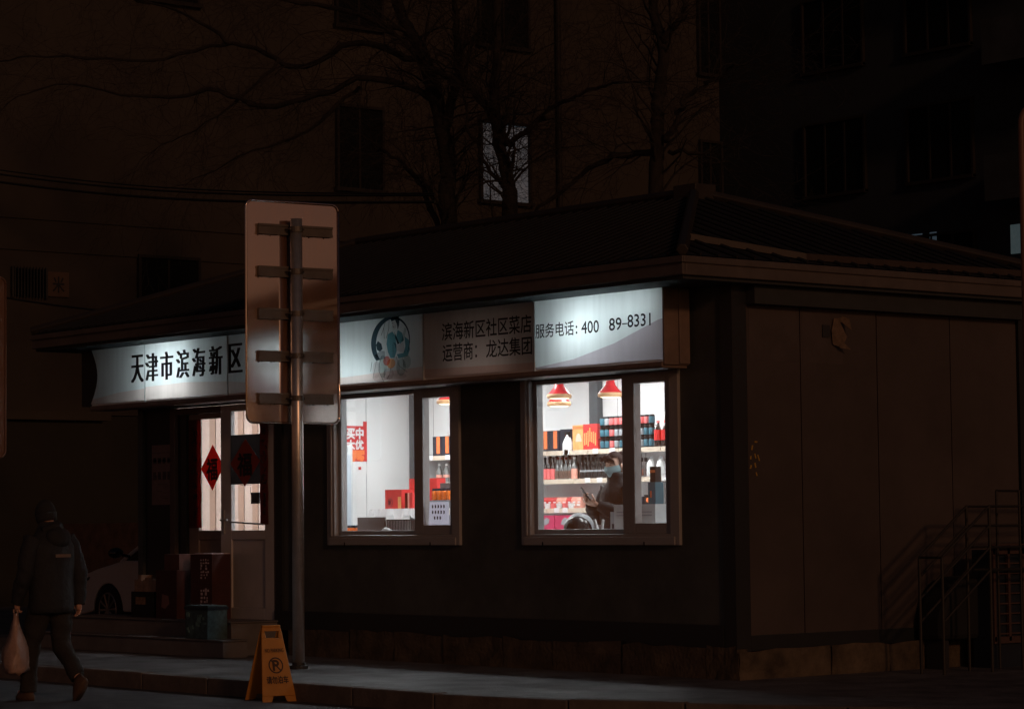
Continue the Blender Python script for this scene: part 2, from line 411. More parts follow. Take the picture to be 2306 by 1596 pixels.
# roof: hip roof with sheet ribs, cut sheet edge near the street corner
E0, E1, F0, F1, ZE = -10.68, .25, -.8, 4.7, 3.70
ra, rb = Vector((-2.5, 1.95, 4.66)), Vector((-8.1, 1.95, 4.66))
c00, c10, c11, c01 = Vector((E0, F0, ZE)), Vector((E1, F0, ZE)), Vector((E1, F1, ZE)), Vector((E0, F1, ZE))
m = MB()
m.poly([c00, c10, ra, rb]); m.poly([c10, c11, ra]); m.poly([c11, c01, rb, ra]); m.poly([c01, c00, rb])
roof = m.build('roof', M_roof, shop, fix=False)
m = MB(); up = Vector((0, 0, .012))
def ribs(a, b, p, q, n):     # ribs run from eave a-b straight up to the top line p-q
    A = (b-a).normalized(); inward = Vector((-A.y, A.x, 0))
    for i in range(1, n):
        s = a+(b-a)*i/n
        # climb until a hip or the ridge is met
        best = None
        for (u, v) in ((a, p), (p, q), (q, b)):
            d = v-u; den = inward.x*d.y-inward.y*d.x
            if abs(den) < 1e-9: continue
            t = ((u.x-s.x)*d.y-(u.y-s.y)*d.x)/den; k = ((u.x-s.x)*inward.y-(u.y-s.y)*inward.x)/den
            if t > .05 and -1e-6 <= k <= 1+1e-6 and (best is None or t < best[0]): best = (t, u+d*k)
        if best: m.tube([s+up, best[1]+up], .016, 4)
ribs(c00, c10, rb, ra, 60); ribs(c10, c11, ra, ra, 26)
m.build('roof_ribs', M_roof, roof)
m = MB()
for a, b in ((ra, rb), (ra, c10), (ra, c11), (rb, c00), (rb, c01)): m.tube([a+up*3, b+up*3], .055, 6)
m.box(ra.x-.16, ra.x+.16, ra.y-.14, ra.y+.14, ra.z-.08, ra.z+.1)
m.build('ridge_cap', mat('ridge_cap_metal', (.02, .016, .014), .6, var=.3), roof, bevel=.01)
# raised sheet edge on the street corner (the sheets stop short of the gutter)
m = MB()
def on_right(y, back):   # point on the side slope, 'back' metres in from the eave
    return Vector((E1-back, y, ZE+back*.349))
pts = [on_right(-.25, .55), on_right(.75, .08), on_right(4.6, .08)]
for i in range(2):
    a, b = pts[i], pts[i+1]; n = Vector((0, 0, .07)); t = Vector((0, 0, .012))
    m.prism([a+t, b+t, b+n, a+n], (-.03, .01, 0))
m.build('sheet_edge', mat('sheet_edge_metal', (.04, .028, .024), .6), roof)
m = MB()
for (x0, x1, y0, y1) in ((E0, E1, F0, F0+.04), (E1-.04, E1, F0+.04, F1), (E0, E1-.04, F1-.04, F1), (E0, E0+.04, F0+.04, F1-.04)):
    m.box(x0, x1, y0, y1, 3.53, 3.685)
m.box(E0-.02, E1+.02, F0-.02, F0, 3.63, 3.69).box(E1, E1+.02, F0, F1, 3.63, 3.69)
m.build('eave_fascia', M_fascia, shop, bevel=.008)
m = MB().box(E0+.04, E1-.04, F0+.04, F1-.04, ZT+.001, ZT+.05).box(-.02, .12, .16, 3.72, 3.34, ZT)
m.build('soffit', M_soff, shop)

# windows
def sash(win_o, x0, x1, z0, z1, y, t, glass_y, tl=None, tr=None, dp=.04):
    f = MB(); tl = tl or t; tr = tr or t
    f.box(x0, x0+tl, y, y+dp, z0, z1).box(x1-tr, x1, y, y+dp, z0, z1).box(x0+tl, x1-tr, y, y+dp, z0, z0+t).box(x0+tl, x1-tr, y, y+dp, z1-t, z1)
    fr = f.build('sash', M_pvc, win_o, bevel=.004)
    MB().box(x0+tl, x1-tr, glass_y, glass_y+.005, z0+t, z1-t).build('pane', G_win, fr)
def window(ox0, ox1, bx0, bx1, sx0, sx1):
    z0, z1 = 1.28, 2.85
    f = MB()
    f.box(ox0, ox0+.13, -.03, .09, z0, z1).box(ox1-.12, ox1, -.03, .09, z0, z1)
    f.box(ox0+.13, ox1-.12, -.03, .09, z0, z0+.1).box(ox0+.13, ox1-.12, -.03, .09, z1-.04, z1)
    f.box(ox0+.07, ox0+.1, -.045, -.03, z0+.09, z1).box(ox0+.05, ox1-.05, -.045, -.03, z0, z0+.075)
    wo = f.build('window', M_pvc, shop, bevel=.006)
    each(MB().box(ox0+.32, ox0+.335, -.049, -.046, z0-.004, z0+.03).box(ox1-.45, ox1-.435, -.049, -.046, z0-.004, z0+.03), 'drain_slot', M_ink, wo)
    sash(wo, ox0+.13, bx1+.06, z0+.1, z1-.04, .02, .045, .024, .055, .06, .075)
    sash(wo, bx1+.005, ox1-.12, z0+.1, z1-.04, -.012, .095, -.006, sx0-bx1-.02, ox1-.12-sx1, .085)
    return wo
window(-2.82, -.66, -2.60, -1.42, -1.24, -.85)
window(-5.94, -3.75, -5.67, -4.49, -4.33, -3.915)

# door: side panel, post, two leaves
m = MB().box(-9.66, -8.97, .04, .08, .48, 2.8).build('side_panel', M_dark, shop)
m = MB().box(-8.965, -8.865, -.02, .1, .48, 2.79).box(-8.865, -6.93, -.01, .1, 2.72, 2.79).box(-6.93, -6.9, -.01, .1, .48, 2.79)
m.build('door_frame', mat('brown_door_frame', (.10, .07, .06), .6), shop, bevel=.005)
MB().box(-8.865, -8.70, .03, .08, .48, 2.72).build('dark_jamb', M_black, shop)
def leaf(x0, x1, y, gx0, gx1, gz0, gz1, ztop, m_):
    f = MB(); z0 = .485
    f.box(x0, gx0, y, y+.05, z0, ztop).box(gx1, x1, y, y+.05, z0, ztop).box(gx0, gx1, y, y+.05, gz1, ztop).box(gx0, gx1, y, y+.05, z0, z0+.13).box(gx0, gx1, y, y+.05, gz0-.1, gz0)
    f.box(gx0, gx1, y+.02, y+.035, z0+.13, gz0-.1)
    d = f.build('door_leaf', m_, shop, bevel=.006)
    MB().box(gx0, gx1, y+.02, y+.026, gz0, gz1).build('glass', G_win, d)
    return d
d1 = leaf(-8.695, -7.955, .06, -8.50, -7.955-.03, 1.44, 2.66, 2.76, mat('door_leaf_brown', (.2, .15, .13), .5))
d2 = leaf(-7.945, -6.935, -.012, -7.74, -7.10, 1.44, 2.72, 2.80-.012, M_pvcd)
m = MB().box(-7.90, -7.86, -.03, -.012, 1.40, 1.66).tube([(-7.88, -.03, 1.55), (-7.88, -.06, 1.55), (-7.74, -.065, 1.55)], .011, 8)
m.build('handle', M_gry, d2, bevel=.003)
MB().tube([(-7.745, -.02, 1.53), (-7.1, -.02, 1.5)], .01, 6).build('push_bar', M_gry, d2)
MB().box(-7.63, -7.42, .03, .04, 1.92, 1.925).tube([(-7.43, .03, 1.9), (-7.43, .03, 1.82)], .003, 5).box(-7.42, -7.26, .028, .036, 1.72, 1.84).build('door_card', M_navy, d2)

# interior shell
m = MB().box(-9.56, -.11, 3.72, 3.795, .48, 3.3).box(-9.56, -9.50, .12, 3.72, .48, 3.3).box(-.17, -.11, .12, 3.72, .48, 3.3)
for a, b, z0, z1 in ((-.74, -.17, .48, 3.3), (-3.83, -2.74, .48, 3.3), (-6.85, -5.86, .48, 3.3)): m.box(a, b, .101, .13, z0, z1)
for a, b, z0, z1 in win: m.box(a, b, .101, .13, .48, z0-.0); m.box(a, b, .101, .13, z1, 3.3)
m.box(-9.5, -6.85, .101, .13, 2.81, 3.3)
m.build('inner_wall', M_inw, shop)
MB().box(-9.56, -.1, .1, 3.8, 3.3, 3.36).build('ceiling', M_inw, shop)
MB().box(-9.56, -.1, .1, 3.8, .4, .48).build('shop_floor', M_floor, shop)
m = MB()
for a, b in ((-9.38, -9.2), (-6.05, -5.91), (-2.2, -2.06)): m.box(a, b, 3.64, 3.72, .48, 3.3)
each(m, 'inner_column', M_col, shop)
m = MB()
for a in (-9.46, -7.6, -6.08, -4.3): m.box(a, a+.004, 3.716, 3.72, .48, 3.3)
for a in (3.08, 2.1): m.box(-9.5, -9.496, a, a+.005, .48, 3.3)
each(m, 'wall_seam', M_gry, shop)
m = MB(); y = .14; i = 0
while y < 2.05:
    wd = .085 if i % 2 else .11
    m.box(-9.5, -9.478 if i % 2 else -9.470, y, y+wd-.004, .48, 3.28, i % 2); y += wd; i += 1
m.build('wall_slats', [M_stripeB, M_stripeA], shop)
gh = mat('faded_poster_patch', (.066, .053, .052), .6, var=.2, scale=3)
MB().box(0, .0015, .20, .80, 2.86, 3.31).box(0, .0015, .85, 1.36, 2.86, 3.30).build('faded_patch', gh, shop)
rebase(shop, (-4.8, 1.9, .143))

# entrance steps
m = MB().box(-10.3, -6.85, -.6, 0, .143, .48).box(-10.3, -6.55, -.9, -.6, .143, .31)
m.box(-10.3, -6.83, -.62, .0, .48, .497).box(-10.3, -6.53, -.92, -.6, .31, .327)
o = m.build('entrance_steps', M_step, bevel=.01); tag(o, 'two grey tiled steps leading up to the glazed shop door', 'steps'); rebase(o, (-8.4, -.45, .143))

# ================================================================== SIGNBOARD
sg = thing('shop_signboard', 'long backlit shop signboard with dark Chinese characters above the door and windows', 'signboard')
SX0, SX1, SZ0, SZ1, SY0, SY1 = -10.2, -.555, 2.865, 3.545, -.33, -.05
m = MB()
m.box(SX0, SX1-.015, SY1-.02, SY1, SZ0, SZ1).box(SX0, SX1-.015, SY0+.01, SY1-.02, SZ0-.0, SZ0+.02).box(SX0, SX1-.015, SY0+.01, SY1-.02, SZ1-.02, SZ1)
for x in (-7.0, -3.955, -2.29): m.box(x-.01, x+.01, SY0+.015, SY1-.02, SZ0+.02, SZ1-.02)
m.build('lamp_box', M_white, sg)
mc = mat('sign_casing', (.20, .15, .13), .5, var=.2)
m = MB().box(SX1-.012, SX1+.012, SY0-.005, SY1, SZ0-.03, SZ1+.02).box(SX1+.012, SX1+.03, SY0+.16, SY1, SZ0-.02, SZ1)
m.box(SX0, SX1-.012, SY0-.012, SY1+.0, SZ0-.055, SZ0-.001).box(SX0, SX1-.012, SY0-.02, SY0-.012, SZ0-.045, SZ0-.02)
m.box(SX0, SX1-.012, SY0-.005, SY1, SZ1+.001, SZ1+.025)
m.build('casing', mc, sg, bevel=.004)
# curved left end
m = MB(); arc = [(SX0-.02+.16*math.sin(math.pi*t/10), SZ0+(SZ1-SZ0)*t/10) for t in range(11)]
m.prism([(x, SY0-.004, z) for x, z in arc]+[(SX0-.2, SY0-.004, SZ1), (SX0-.2, SY0-.004, SZ0)], (0, .05, 0))
m.box(SX0-.2, SX0, SY0+.05, SY1, SZ0, SZ1)
m.build('end_cap', M_dark, sg)
# acrylic face: one sheet per panel, joints between them
face = MB(); yF = SY0
def face_panel(x0, x1, low):       # low: list of (x, z) top edge of the printed lower band
    L = [(x0, low[0][1])]+[p for p in low if x0 < p[0] < x1]+[(x1, low[-1][1])]
    face.add([(x, yF, z) for x, z in L]+[(x1, yF, SZ1-.02), (x0, yF, SZ1-.02)], [tuple(range(len(L)+2))], 0)
    if min(z for _, z in L) > SZ0+.021 or True:
        bot = [(x1, SZ0+.02), (x0, SZ0+.02)]
        face.add([(x, yF, z) for x, z in L]+[(x, yF, z) for x, z in bot], [tuple(range(len(L)+2))], 1 if low[0][1] < 3.1 and x1 < -2.3 else 2)
face_panel(-10.2, -9.035, [(-10.2, SZ0+.07), (-9.6, SZ0+.13), (-9.035, SZ0+.15)])
face_panel(-9.025, -7.372, [(-9.025, SZ0+.165), (-8.2, SZ0+.18), (-7.372, SZ0+.15)])
face_panel(-7.362, -7.0, [(-7.362, SZ0+.15), (-7.0, SZ0+.12)])
face_panel(-6.998, -3.965, [(-6.998, SZ0+.06), (-5.2, SZ0+.09), (-3.965, SZ0+.13)])
face_panel(-3.945, -2.302, [(-3.945, SZ0+.1), (-2.302, SZ0+.08)])
face_panel(-2.284, -.57, [(-2.284, SZ0+.03), (-1.75, SZ0+.08), (-1.2, SZ0+.19), (-.9, SZ0+.28), (-.63, SZ0+.36), (-.57, SZ0+.37)])
face.build('acrylic_face', [A_face, A_band, A_lav], sg, fix=False)
m = MB()
for x in (-9.03, -7.367): m.box(x-.004, x+.004, yF-.006, yF+.004, SZ0, SZ1-.01)
for x in (-3.955, -2.293): m.box(x-.008, x+.008, yF-.01, yF+.01, SZ0, SZ1-.01)
each(m, 'joint_strip', mat('joint_strip', (.5, .55, .57), .4), sg)
# tubes inside the box
def tube_lamp(p, q, strength, col=(.86, .97, 1.0)):
    mm = mat('sign_tube_%d' % int(strength*10), (1, 1, 1), .5, var=0, emit=col, estr=strength)
    MB().tube([p, q], .014, 8).build('lamp_tube', mm, sg)
tube_lamp((-8.62, -.17, 2.92), (-8.62, -.17, 3.50), 15)
tube_lamp((-8.30, -.16, 2.92), (-8.30, -.16, 3.50), 13)
tube_lamp((-8.92, -.16, 2.95), (-8.92, -.16, 3.45), 8.5)
tube_lamp((-6.5, -.12, 3.08), (-5.6, -.12, 3.04), 12)
tube_lamp((-5.55, -.12, 3.02), (-4.75, -.12, 2.98), 11)
tube_lamp((-1.95, -.10, 3.13), (-1.40, -.10, 3.22), 19)
tube_lamp((-1.85, -.10, 3.28), (-1.35, -.10, 3.36), 10)
tube_lamp((-1.3, -.14, 3.3), (-.7, -.10, 3.38), 11)
tube_lamp((-3.5, -.12, 3.0), (-2.7, -.12, 3.0), .8, (1, .72, .62))  # weak warm tube added only to lift the otherwise unlit panel
# lettering
lt = MB(); 
xs = [-9.17, -8.87, -8.56, -8.235, -7.915, -7.58, -7.20]
for ch, xx in zip('天津市滨海新区', xs):
    lt.merge(front(text_mb(ch, .24, .31, fatx=.017), xx, yF-.012, 3.24+.012*(xx+9.17)/2))
lt.build('lettering', M_ink, sg, fix=False)
lt = MB()
lt.merge(front(text_mb('滨海新区社区菜店', 1.33, .165, bold=.012), -2.985, yF-.012, 3.305))
lt.merge(front(text_mb('运营商：', .52, .165, bold=.012), -3.38, yF-.012, 3.105)).merge(front(text_mb('龙达集团', .665, .165, bold=.012), -2.65, yF-.012, 3.105))
lt.build('lettering', M_ink, sg, fix=False)
lt = MB()
lt.merge(front(text_mb('服务电话', .535, .128, bold=.010), -1.995, yF-.012, 3.225)).merge(front(text_mb(':', None, .07, bold=.04), -1.69, yF-.012, 3.205))
lt.merge(front(text_mb('400', .235, .108, bold=.018), -1.505, yF-.012, 3.218)).merge(front(text_mb('89', .163, .108, bold=.018), -1.168, yF-.012, 3.222))
lt.merge(front(text_mb('8331', .298, .108, bold=.018), -.857, yF-.012, 3.236)); lt.box(-1.078, -1.012, yF-.013, yF-.012, 3.212, 3.222)
lt.build('lettering', M_ink, sg, fix=False)
# printed emblem: ring, seated woman in teal, child, fruit and cabbage leaves, as tinted films one behind another
def film_poly(name, pts, layer, fm): MB().poly([(x, yF-.004-.0015*layer, z) for x, z in pts]).build(name, fm, sg, fix=False)
def ES(x, y): return (-4.80+(x-580)/440*.65, 3.535-(y-455)/740*.66+(x-800)/440*.01)
def eel(cx_, cy_, a, b, t0=0, t1=360, n=22): return [(cx_+a*math.cos(R(t0+(t1-t0)*i/n)), cy_-b*math.sin(R(t0+(t1-t0)*i/n))) for i in range(n+(0 if t1-t0 == 360 else 1))]
def emb(name, pts, layer, fm): film_poly(name, [ES(*p) for p in pts], layer, fm)
emb('emblem_ring', eel(795, 760, 215, 280, -28, 222, 34)+eel(818, 772, 182, 258, -28, 222, 34)[::-1], 0, F_dark)
for k, (a, b, rx, ry, f) in enumerate(((640, 1050, 45, 95, F_pale), (712, 1020, 45, 125, F_sage), (772, 1110, 60, 65, F_pale), (850, 1040, 52, 110, F_pale), (912, 1050, 52, 95, F_sage), (978, 1000, 42, 72, F_sage), (690, 1140, 90, 45, F_pale), (860, 1150, 110, 40, F_pale))):
    emb('emblem_leaf', eel(a, b, rx, ry), 1+k % 2, f)
emb('emblem_figure', [(768, 675), (820, 650), (852, 700), (862, 780), (866, 870), (842, 940), (800, 940), (770, 870), (755, 780)], 2, F_teal)
emb('emblem_figure', [(880, 640), (930, 680), (948, 760), (905, 795), (862, 720)], 3, F_teal)
emb('emblem_figure', [(952, 720), (1000, 765), (1010, 870), (985, 940), (885, 952), (868, 905), (940, 900), (962, 830)], 2, F_teal)
emb('emblem_figure', [(845, 655), (870, 720), (900, 790), (880, 800), (856, 730)], 4, F_dark)
emb('emblem_hair', eel(862, 492, 38, 30), 4, F_dark)
emb('emblem_hair', [(800, 510), (835, 490), (885, 490), (902, 530), (896, 590), (882, 640), (872, 575), (852, 528), (815, 540)], 3, F_dark)
emb('emblem_face', [(815, 540), (850, 525), (876, 565), (862, 612), (836, 632), (820, 595)], 2, F_pale)
emb('emblem_arm', [(832, 765), (880, 805), (942, 780), (962, 900), (922, 890), (870, 862)], 4, F_pale)
emb('emblem_sash', [(958, 620), (976, 648), (942, 780), (920, 772)], 4, F_sage)
emb('emblem_child', [(640, 775), (660, 735), (700, 770), (712, 830), (682, 855), (650, 832)], 3, F_dark)
emb('emblem_child', [(628, 885), (690, 845), (735, 855), (742, 935), (640, 955)], 3, F_grey)
emb('emblem_fruit', eel(758, 965, 38, 52), 4, F_red); emb('emblem_fruit', eel(808, 1000, 46, 54), 5, F_or)
ln = MB()
def stroke(pts, r=.0022): ln.tube([(ES(*p)[0], yF-.0165, ES(*p)[1]) for p in pts], r, 4)
for pts in ([(760, 510), (735, 600), (705, 680)], [(795, 515), (790, 620), (760, 720)], [(735, 600), (740, 720)], [(712, 905), (680, 1000), (676, 1070), (730, 1190)], [(745, 1040), (735, 1150)], [(808, 1045), (800, 1110), (770, 1160)],
            [(650, 960), (610, 1140)], [(870, 930), (895, 1030), (985, 1110)], [(940, 950), (950, 1060)], [(835, 790), (836, 930)], [(600, 960), (585, 1060)], [(826, 560), (840, 562)], [(834, 605), (848, 603)]): stroke(pts)
ln.build('emblem_line', M_ink, sg)
rebase(sg, (-5.4, -.2, SZ0)); sg.location.x += .055

# ================================================================== paper on the door and walls
def paper(name, label, cat, mb, m_, base, group=None, marks=None, mm=M_ink):
    o = mb.build(name, m_, fix=True); tag(o, label, cat, group)
    if marks: marks.build('print', mm, o, fix=False)
    return rebase(o, base)
def fu(cx, cz, hw, hh, y, label, m_):
    b = MB().prism([(cx, y, cz-hh), (cx+hw, y, cz+.01), (cx+.01, y, cz+hh), (cx-hw, y, cz-.01)], (0, .003, 0))
    t = front(text_mb('福', hw*.95, hh*.95, bold=.03, fatx=.008).xf(Matrix.Shear('XZ', 4, (0, 0)) if False else Matrix.Identity(4)), cx, y-.003, cz-.02)
    paper('fortune_poster', label, 'poster', b, m_, (cx, y, cz-hh), 'fortune posters on the door', t)
fu(-8.21, 2.125, .225, .25, .052, 'bright red diamond paper with a black character on the glass lit from behind', acrylic('thin_red_paper', (.40, .05, .042)))
fu(-7.44, 2.16, .285, .255, -.034, 'dark red diamond paper with a black character over a grey sheet on the door', mat('brown_red_paper', (.25, .04, .03), .8, var=.1))
paper('grey_sheet', 'grey sheet taped inside the door glass behind the dark diamond paper', 'paper', MB().box(-7.735, -7.16, -.020, -.015, 1.93, 2.46), M_grpaper, (-7.45, -.02, 1.93))
def couplet(x0, x1, z0, z1, y, label, m_):
    n = 10; L = [(x0+.004*math.sin(i*1.7), z0+(z1-z0)*i/n) for i in range(n+1)]; Rr = [(x1+.006*math.sin(i*2.3+1), z0+(z1-z0)*i/n) for i in range(n+1)]
    b = MB().prism([(x, y, z) for x, z in L]+[(x, y, z) for x, z in Rr[::-1]], (0, .003, 0))
    t = MB(); rn = random.Random(int(-x0*100)); cxx = (x0+x1)/2
    for k in range(7):
        zz = z1-.12-k*(z1-z0-.2)/6.6
        for q in range(5):
            a = cxx+rn.uniform(-.04, .04); bz = zz+rn.uniform(-.05, .05)
            t.tube([(a, y-.003, bz), (a+rn.uniform(-.04, .04), y-.003, bz+rn.uniform(-.05, .05))], .006, 4)
    paper('door_couplet', label, 'banner', b, m_, (cxx, y, z0), 'red paper couplets on the door', t)
couplet(-8.68, -8.43, 1.47, 2.66, .048, 'long red paper strip hanging on the dark door leaf beside the brown jamb', M_dkred)
couplet(-7.165, -7.02, 1.50, 2.60, -.026, 'long dark red paper strip on the pale door leaf near the street pole', mat('deep_red_strip', (.12, .012, .012), .8, var=.2))
b = MB().box(-9.42, -8.98, .03, .034, 1.73, 2.40); t = MB(); rn = random.Random(3)
for z in (2.26, 2.24, 2.10, 2.06):
    for k in range(4): t.box(-9.39+k*.1, -9.32+k*.1+rn.uniform(-.01, .01), .027, .029, z-.05, z)
for k in range(9): t.box(-9.4+rn.random()*.3, -9.2+rn.random()*.15, .027, .029, 1.8+k*.02, 1.805+k*.02)
t.box(-9.41, -8.99, .027, .029, 2.31, 2.315)
paper('notice_sheet', 'dim printed notice sheet on the dark panel beside the door', 'notice', b, M_notice, (-9.2, .03, 1.73), None, t, mat('notice_print', (.10, .075, .07), .8, var=0))

# ================================================================== traffic sign (seen from the back)
def back_plate(name, label, x, y0, y1, z0, z1, pole_y, yaw=0, brackets=5, bw=.42, pm=None):
    t = thing(name, label, 'traffic sign')
    r = .07; pts = []
    for cyy, czz, a0 in ((y1-r, z1-r, 0), (y0+r, z1-r, 90), (y0+r, z0+r, 180), (y1-r, z0+r, 270)):
        pts += [(0, cyy+r*math.cos(R(a0+i*15)), czz+r*math.sin(R(a0+i*15))) for i in range(7)]
    mm = MB().prism(pts, (-.004, 0, 0)).build('plate', pm or M_alu, t)
    # folded rim: a rounded bead standing towards the back
    rimm = MB(); n = len(pts); path = [Vector(p)+Vector((.006, 0, 0)) for p in pts]+[Vector(pts[0])+Vector((.006, 0, 0))]
    rimm.tube(path, .012, 6); rimm.build('rim', pm or M_alu, mm, smooth=True)
    p = MB().tube([(.115, pole_y, .143-0), (.115, pole_y, z1-.17)], .057, 20)
    p.build('pole', M_galv, t, smooth=True)
    MB().lathe([(.09, 0), (.09, .03), (.062, .035), (.06, .06)], (.115, pole_y, .143), 16).build('base_collar', M_dark, t)
    for k in range(brackets):
        z = z1-.27-k*(z1-z0-.50)/(brackets-1)
        br = MB().box(.005, .035, pole_y-bw+.06, pole_y+bw+.02, z-.05, z+.05).box(.035, .045, pole_y-bw+.06, pole_y+bw+.02, z+.028, z+.05).box(.035, .045, pole_y-bw+.06, pole_y+bw+.02, z-.05, z-.028)
        bo = br.build('bracket', mat('bracket_steel', (.13, .115, .105), .5, metal=.6, var=.2), t)
        c = MB().lathe([(.063, -.025), (.063, .025)], (.115, pole_y, z), 18)
        for s in (-1, 1): c.tube([(.03, pole_y+s*.075, z), (.14, pole_y+s*.075, z)], .009, 6)
        for s in (-.79*bw, -.48*bw, .52*bw, .9*bw): MB().tube([(.035, pole_y+s, z-.06), (.035, pole_y+s, z-.045)], .008, 6).build('bolt', M_dark, bo)
        c.build('clamp', mat('clamp_steel', (.12, .11, .10), .5, metal=.5), bo)
    # plate stands on the pole: turn the whole sign about the pole
    t.location = (x, 0, 0)
    return t
PX = -4.50
M_edge = mat('orange_lit_sign_steel', (.13, .065, .04), .55, var=.2)  # orange of the street light put into the colour of both edge signs
sgn = back_plate('traffic_sign', 'tall traffic sign seen from behind on a steel pole in front of the shop', PX, -1.95, -.95, 2.455, 4.56, -1.47)
def yaw_about(t, py, ang):
    # rotate about the vertical through the pole, base at the pole's foot
    d = Vector((-.115, -py, -.143)); shift(t, d)
    t.location = Vector((t.location.x+.115, py, .143)); t.rotation_euler = (0, 0, ang)
yaw_about(sgn, -1.47, R(-6))
ls = back_plate('traffic_sign', 'traffic sign at the picture edge beyond the walking man, only its rim showing', -9.2, -3.02, -1.94, 2.25, 4.18, -2.5, pm=M_edge); yaw_about(ls, -2.5, 0)
rs = back_plate('traffic_sign', 'traffic sign at the picture edge by the side wall, only its rounded rim showing', 10.4, -8.71, -8.1, 1.955, 2.91, -8.38, brackets=2, bw=.18, pm=M_edge); yaw_about(rs, -8.4, 0)

# ================================================================== no-parking A-board
fd = Vector((f_.x, f_.y, 0)).normalized(); rd = Vector((r_.x, r_.y, 0)).normalized()
ab = thing('floor_sign', 'yellow folding no-parking A-board standing on the road by the kerb', 'floor sign')
def a_panel(sgnn):
    H, bw, tw, sp = .635, .160, .088, .18
    def P(u, h):      # u across, h up the panel
        return (u, -sgnn*(sp*(1-h/H)+.012), h)
    def band(u0, u1, u2, u3, h0, h1):
        pts = [P(u0, h0), P(u1, h0), P(u2, h1), P(u3, h1)]; off = (0, sgnn*.014, .004)
        m.prism(pts, off)
    def hw(h): return bw+(tw-bw)*h/H
    m = MB()
    band(-hw(0), -.07, -.05, -hw(.05), 0, .05); band(.07, hw(0), hw(.05), .05, 0, .05)
    band(-hw(.05), hw(.05), hw(.53), -hw(.53), .05, .53)
    band(-hw(.53), -.055, -.065, -hw(.59), .53, .59); band(.055, hw(.53), hw(.59), .065, .53, .59)
    band(-hw(.59), hw(.59), tw-.008, -tw+.008, .59, H)
    o = m.build('panel', M_yel, ab, bevel=.006)
    sl = math.atan2(sp, H)
    t = MB()
    t.merge(front(text_mb('NO PARKING', .17, .032, bold=.02), 0, 0, .43)).merge(front(text_mb('请勿泊车', .20, .062, bold=.03), 0, 0, .185))
    t.merge(front(text_mb('P', .055, .085, bold=.05), .0, 0, .305))
    rg = MB(); ou = ell(0, .305, .068, .068, 0, 360, 28)[:-1]; inn = ell(0, .305, .056, .056, 0, 360, 28)[:-1]
    for i in range(28): rg.poly([(ou[i][0], 0, ou[i][1]), (ou[(i+1) % 28][0], 0, ou[(i+1) % 28][1]), (inn[(i+1) % 28][0], 0, inn[(i+1) % 28][1]), (inn[i][0], 0, inn[i][1])])
    rg.poly([(-.045, -.001, .345), (-.036, -.001, .353), (.045, -.001, .265), (.036, -.001, .257)])
    t.merge(rg)
    def lay(p):
        h = p[2]; return (p[0], -(sp*(1-h/H)+.012)-.0035+p[1], h)
    t.v = [lay(p) for p in t.v]
    if sgnn < 0: t.v = [(-p[0], -p[1], p[2]) for p in t.v]
    t.build('lettering', mat('brown_print', (.05, .022, .01), .7, var=0), o, fix=False)
a_panel(1); a_panel(-1)
MB().box(-.085, .085, -.02, .02, .625, .642).build('hinge', M_yel, ab, bevel=.006)
nrm = (-fd*math.cos(R(29))+rd*math.sin(R(29))); ab.rotation_euler = (0, 0, math.atan2(nrm.y, nrm.x)+math.pi/2)
ab.location = (-2.62, -2.985, 0)

# ================================================================== SHOP INTERIOR
FZ = .48
for i, (x, y) in enumerate(((-7.9, 1.4), (-7.9, 2.7), (-5.2, 1.4), (-5.2, 2.7), (-2.2, 1.4), (-2.2, 2.7))):
    t = thing('ceiling_light', 'flush white ceiling light panel over the %s of the shop floor' % ['door corner, front row', 'door corner, back row', 'middle, front row', 'middle, back row', 'till, front row', 'till, back row'][i], 'ceiling light', 'ceiling lights in the shop')
    MB().box(-.62, .62, -.15, .15, -.03, -.001).build('housing', M_white, t)
    MB().box(-.60, .60, -.13, .13, -.034, -.031).build('diffuser', M_tube, t)
    t.location = (x, y, 3.3)

def pendant(x, y, zb, label, first=[None]):
    if first[0] is None:
        t = thing('pendant_lamp', label, 'pendant lamp', 'red pendant lamps')
        p = [(.012, .30), (.035, .28), (.045, .20), (.062, .13), (.10, .085), (.125, .06), (.14, .045)]
        o = MB(); n = 24
        vs = []; fs = []
        for r, h in p:
            for j in range(n): vs.append((r*math.cos(2*math.pi*j/n), r*math.sin(2*math.pi*j/n), h))
        for i in range(len(p)-1):
            for j in range(n): fs.append((i*n+j, i*n+(j+1) % n, (i+1)*n+(j+1) % n, (i+1)*n+j))
        o.add(vs, fs); sh = o.build('lamp_shade', M_lampred, t, smooth=True, fix=False)
        MB().lathe([(.141, .0), (.148, .006), (.148, .04), (.141, .046)], (0, 0, 0), 24).build('lamp_rim', M_lampin, sh, smooth=True)
        MB().lathe([(.0, -.012), (.09, -.010), (.118, -.002), (.118, 0.0)], (0, 0, 0), 20).build('bulb', M_bulb, t)
        MB().tube([(0, 0, .3), (0, 0, .66)], .006, 6).build('cord', M_blackp, t)
        first[0] = t
    else:
        t = dup(first[0]); t['label'] = label
    t.location = (x, y, zb); t.scale = (.86, .86, .92)
pendant(-4.40, 1.8, 2.755, 'red pendant lamp in the till window, nearer one of the overlapping pair')
pendant(-5.17, 2.45, 2.72, 'red pendant lamp in the till window, lower and half hidden behind another')
pendant(-3.61, 1.8, 2.735, 'red pendant lamp beside the mullion of the window by the till')
pendant(-6.25, 1.8, 2.775, 'red pendant lamp cut by the narrow pane of the window by the door')

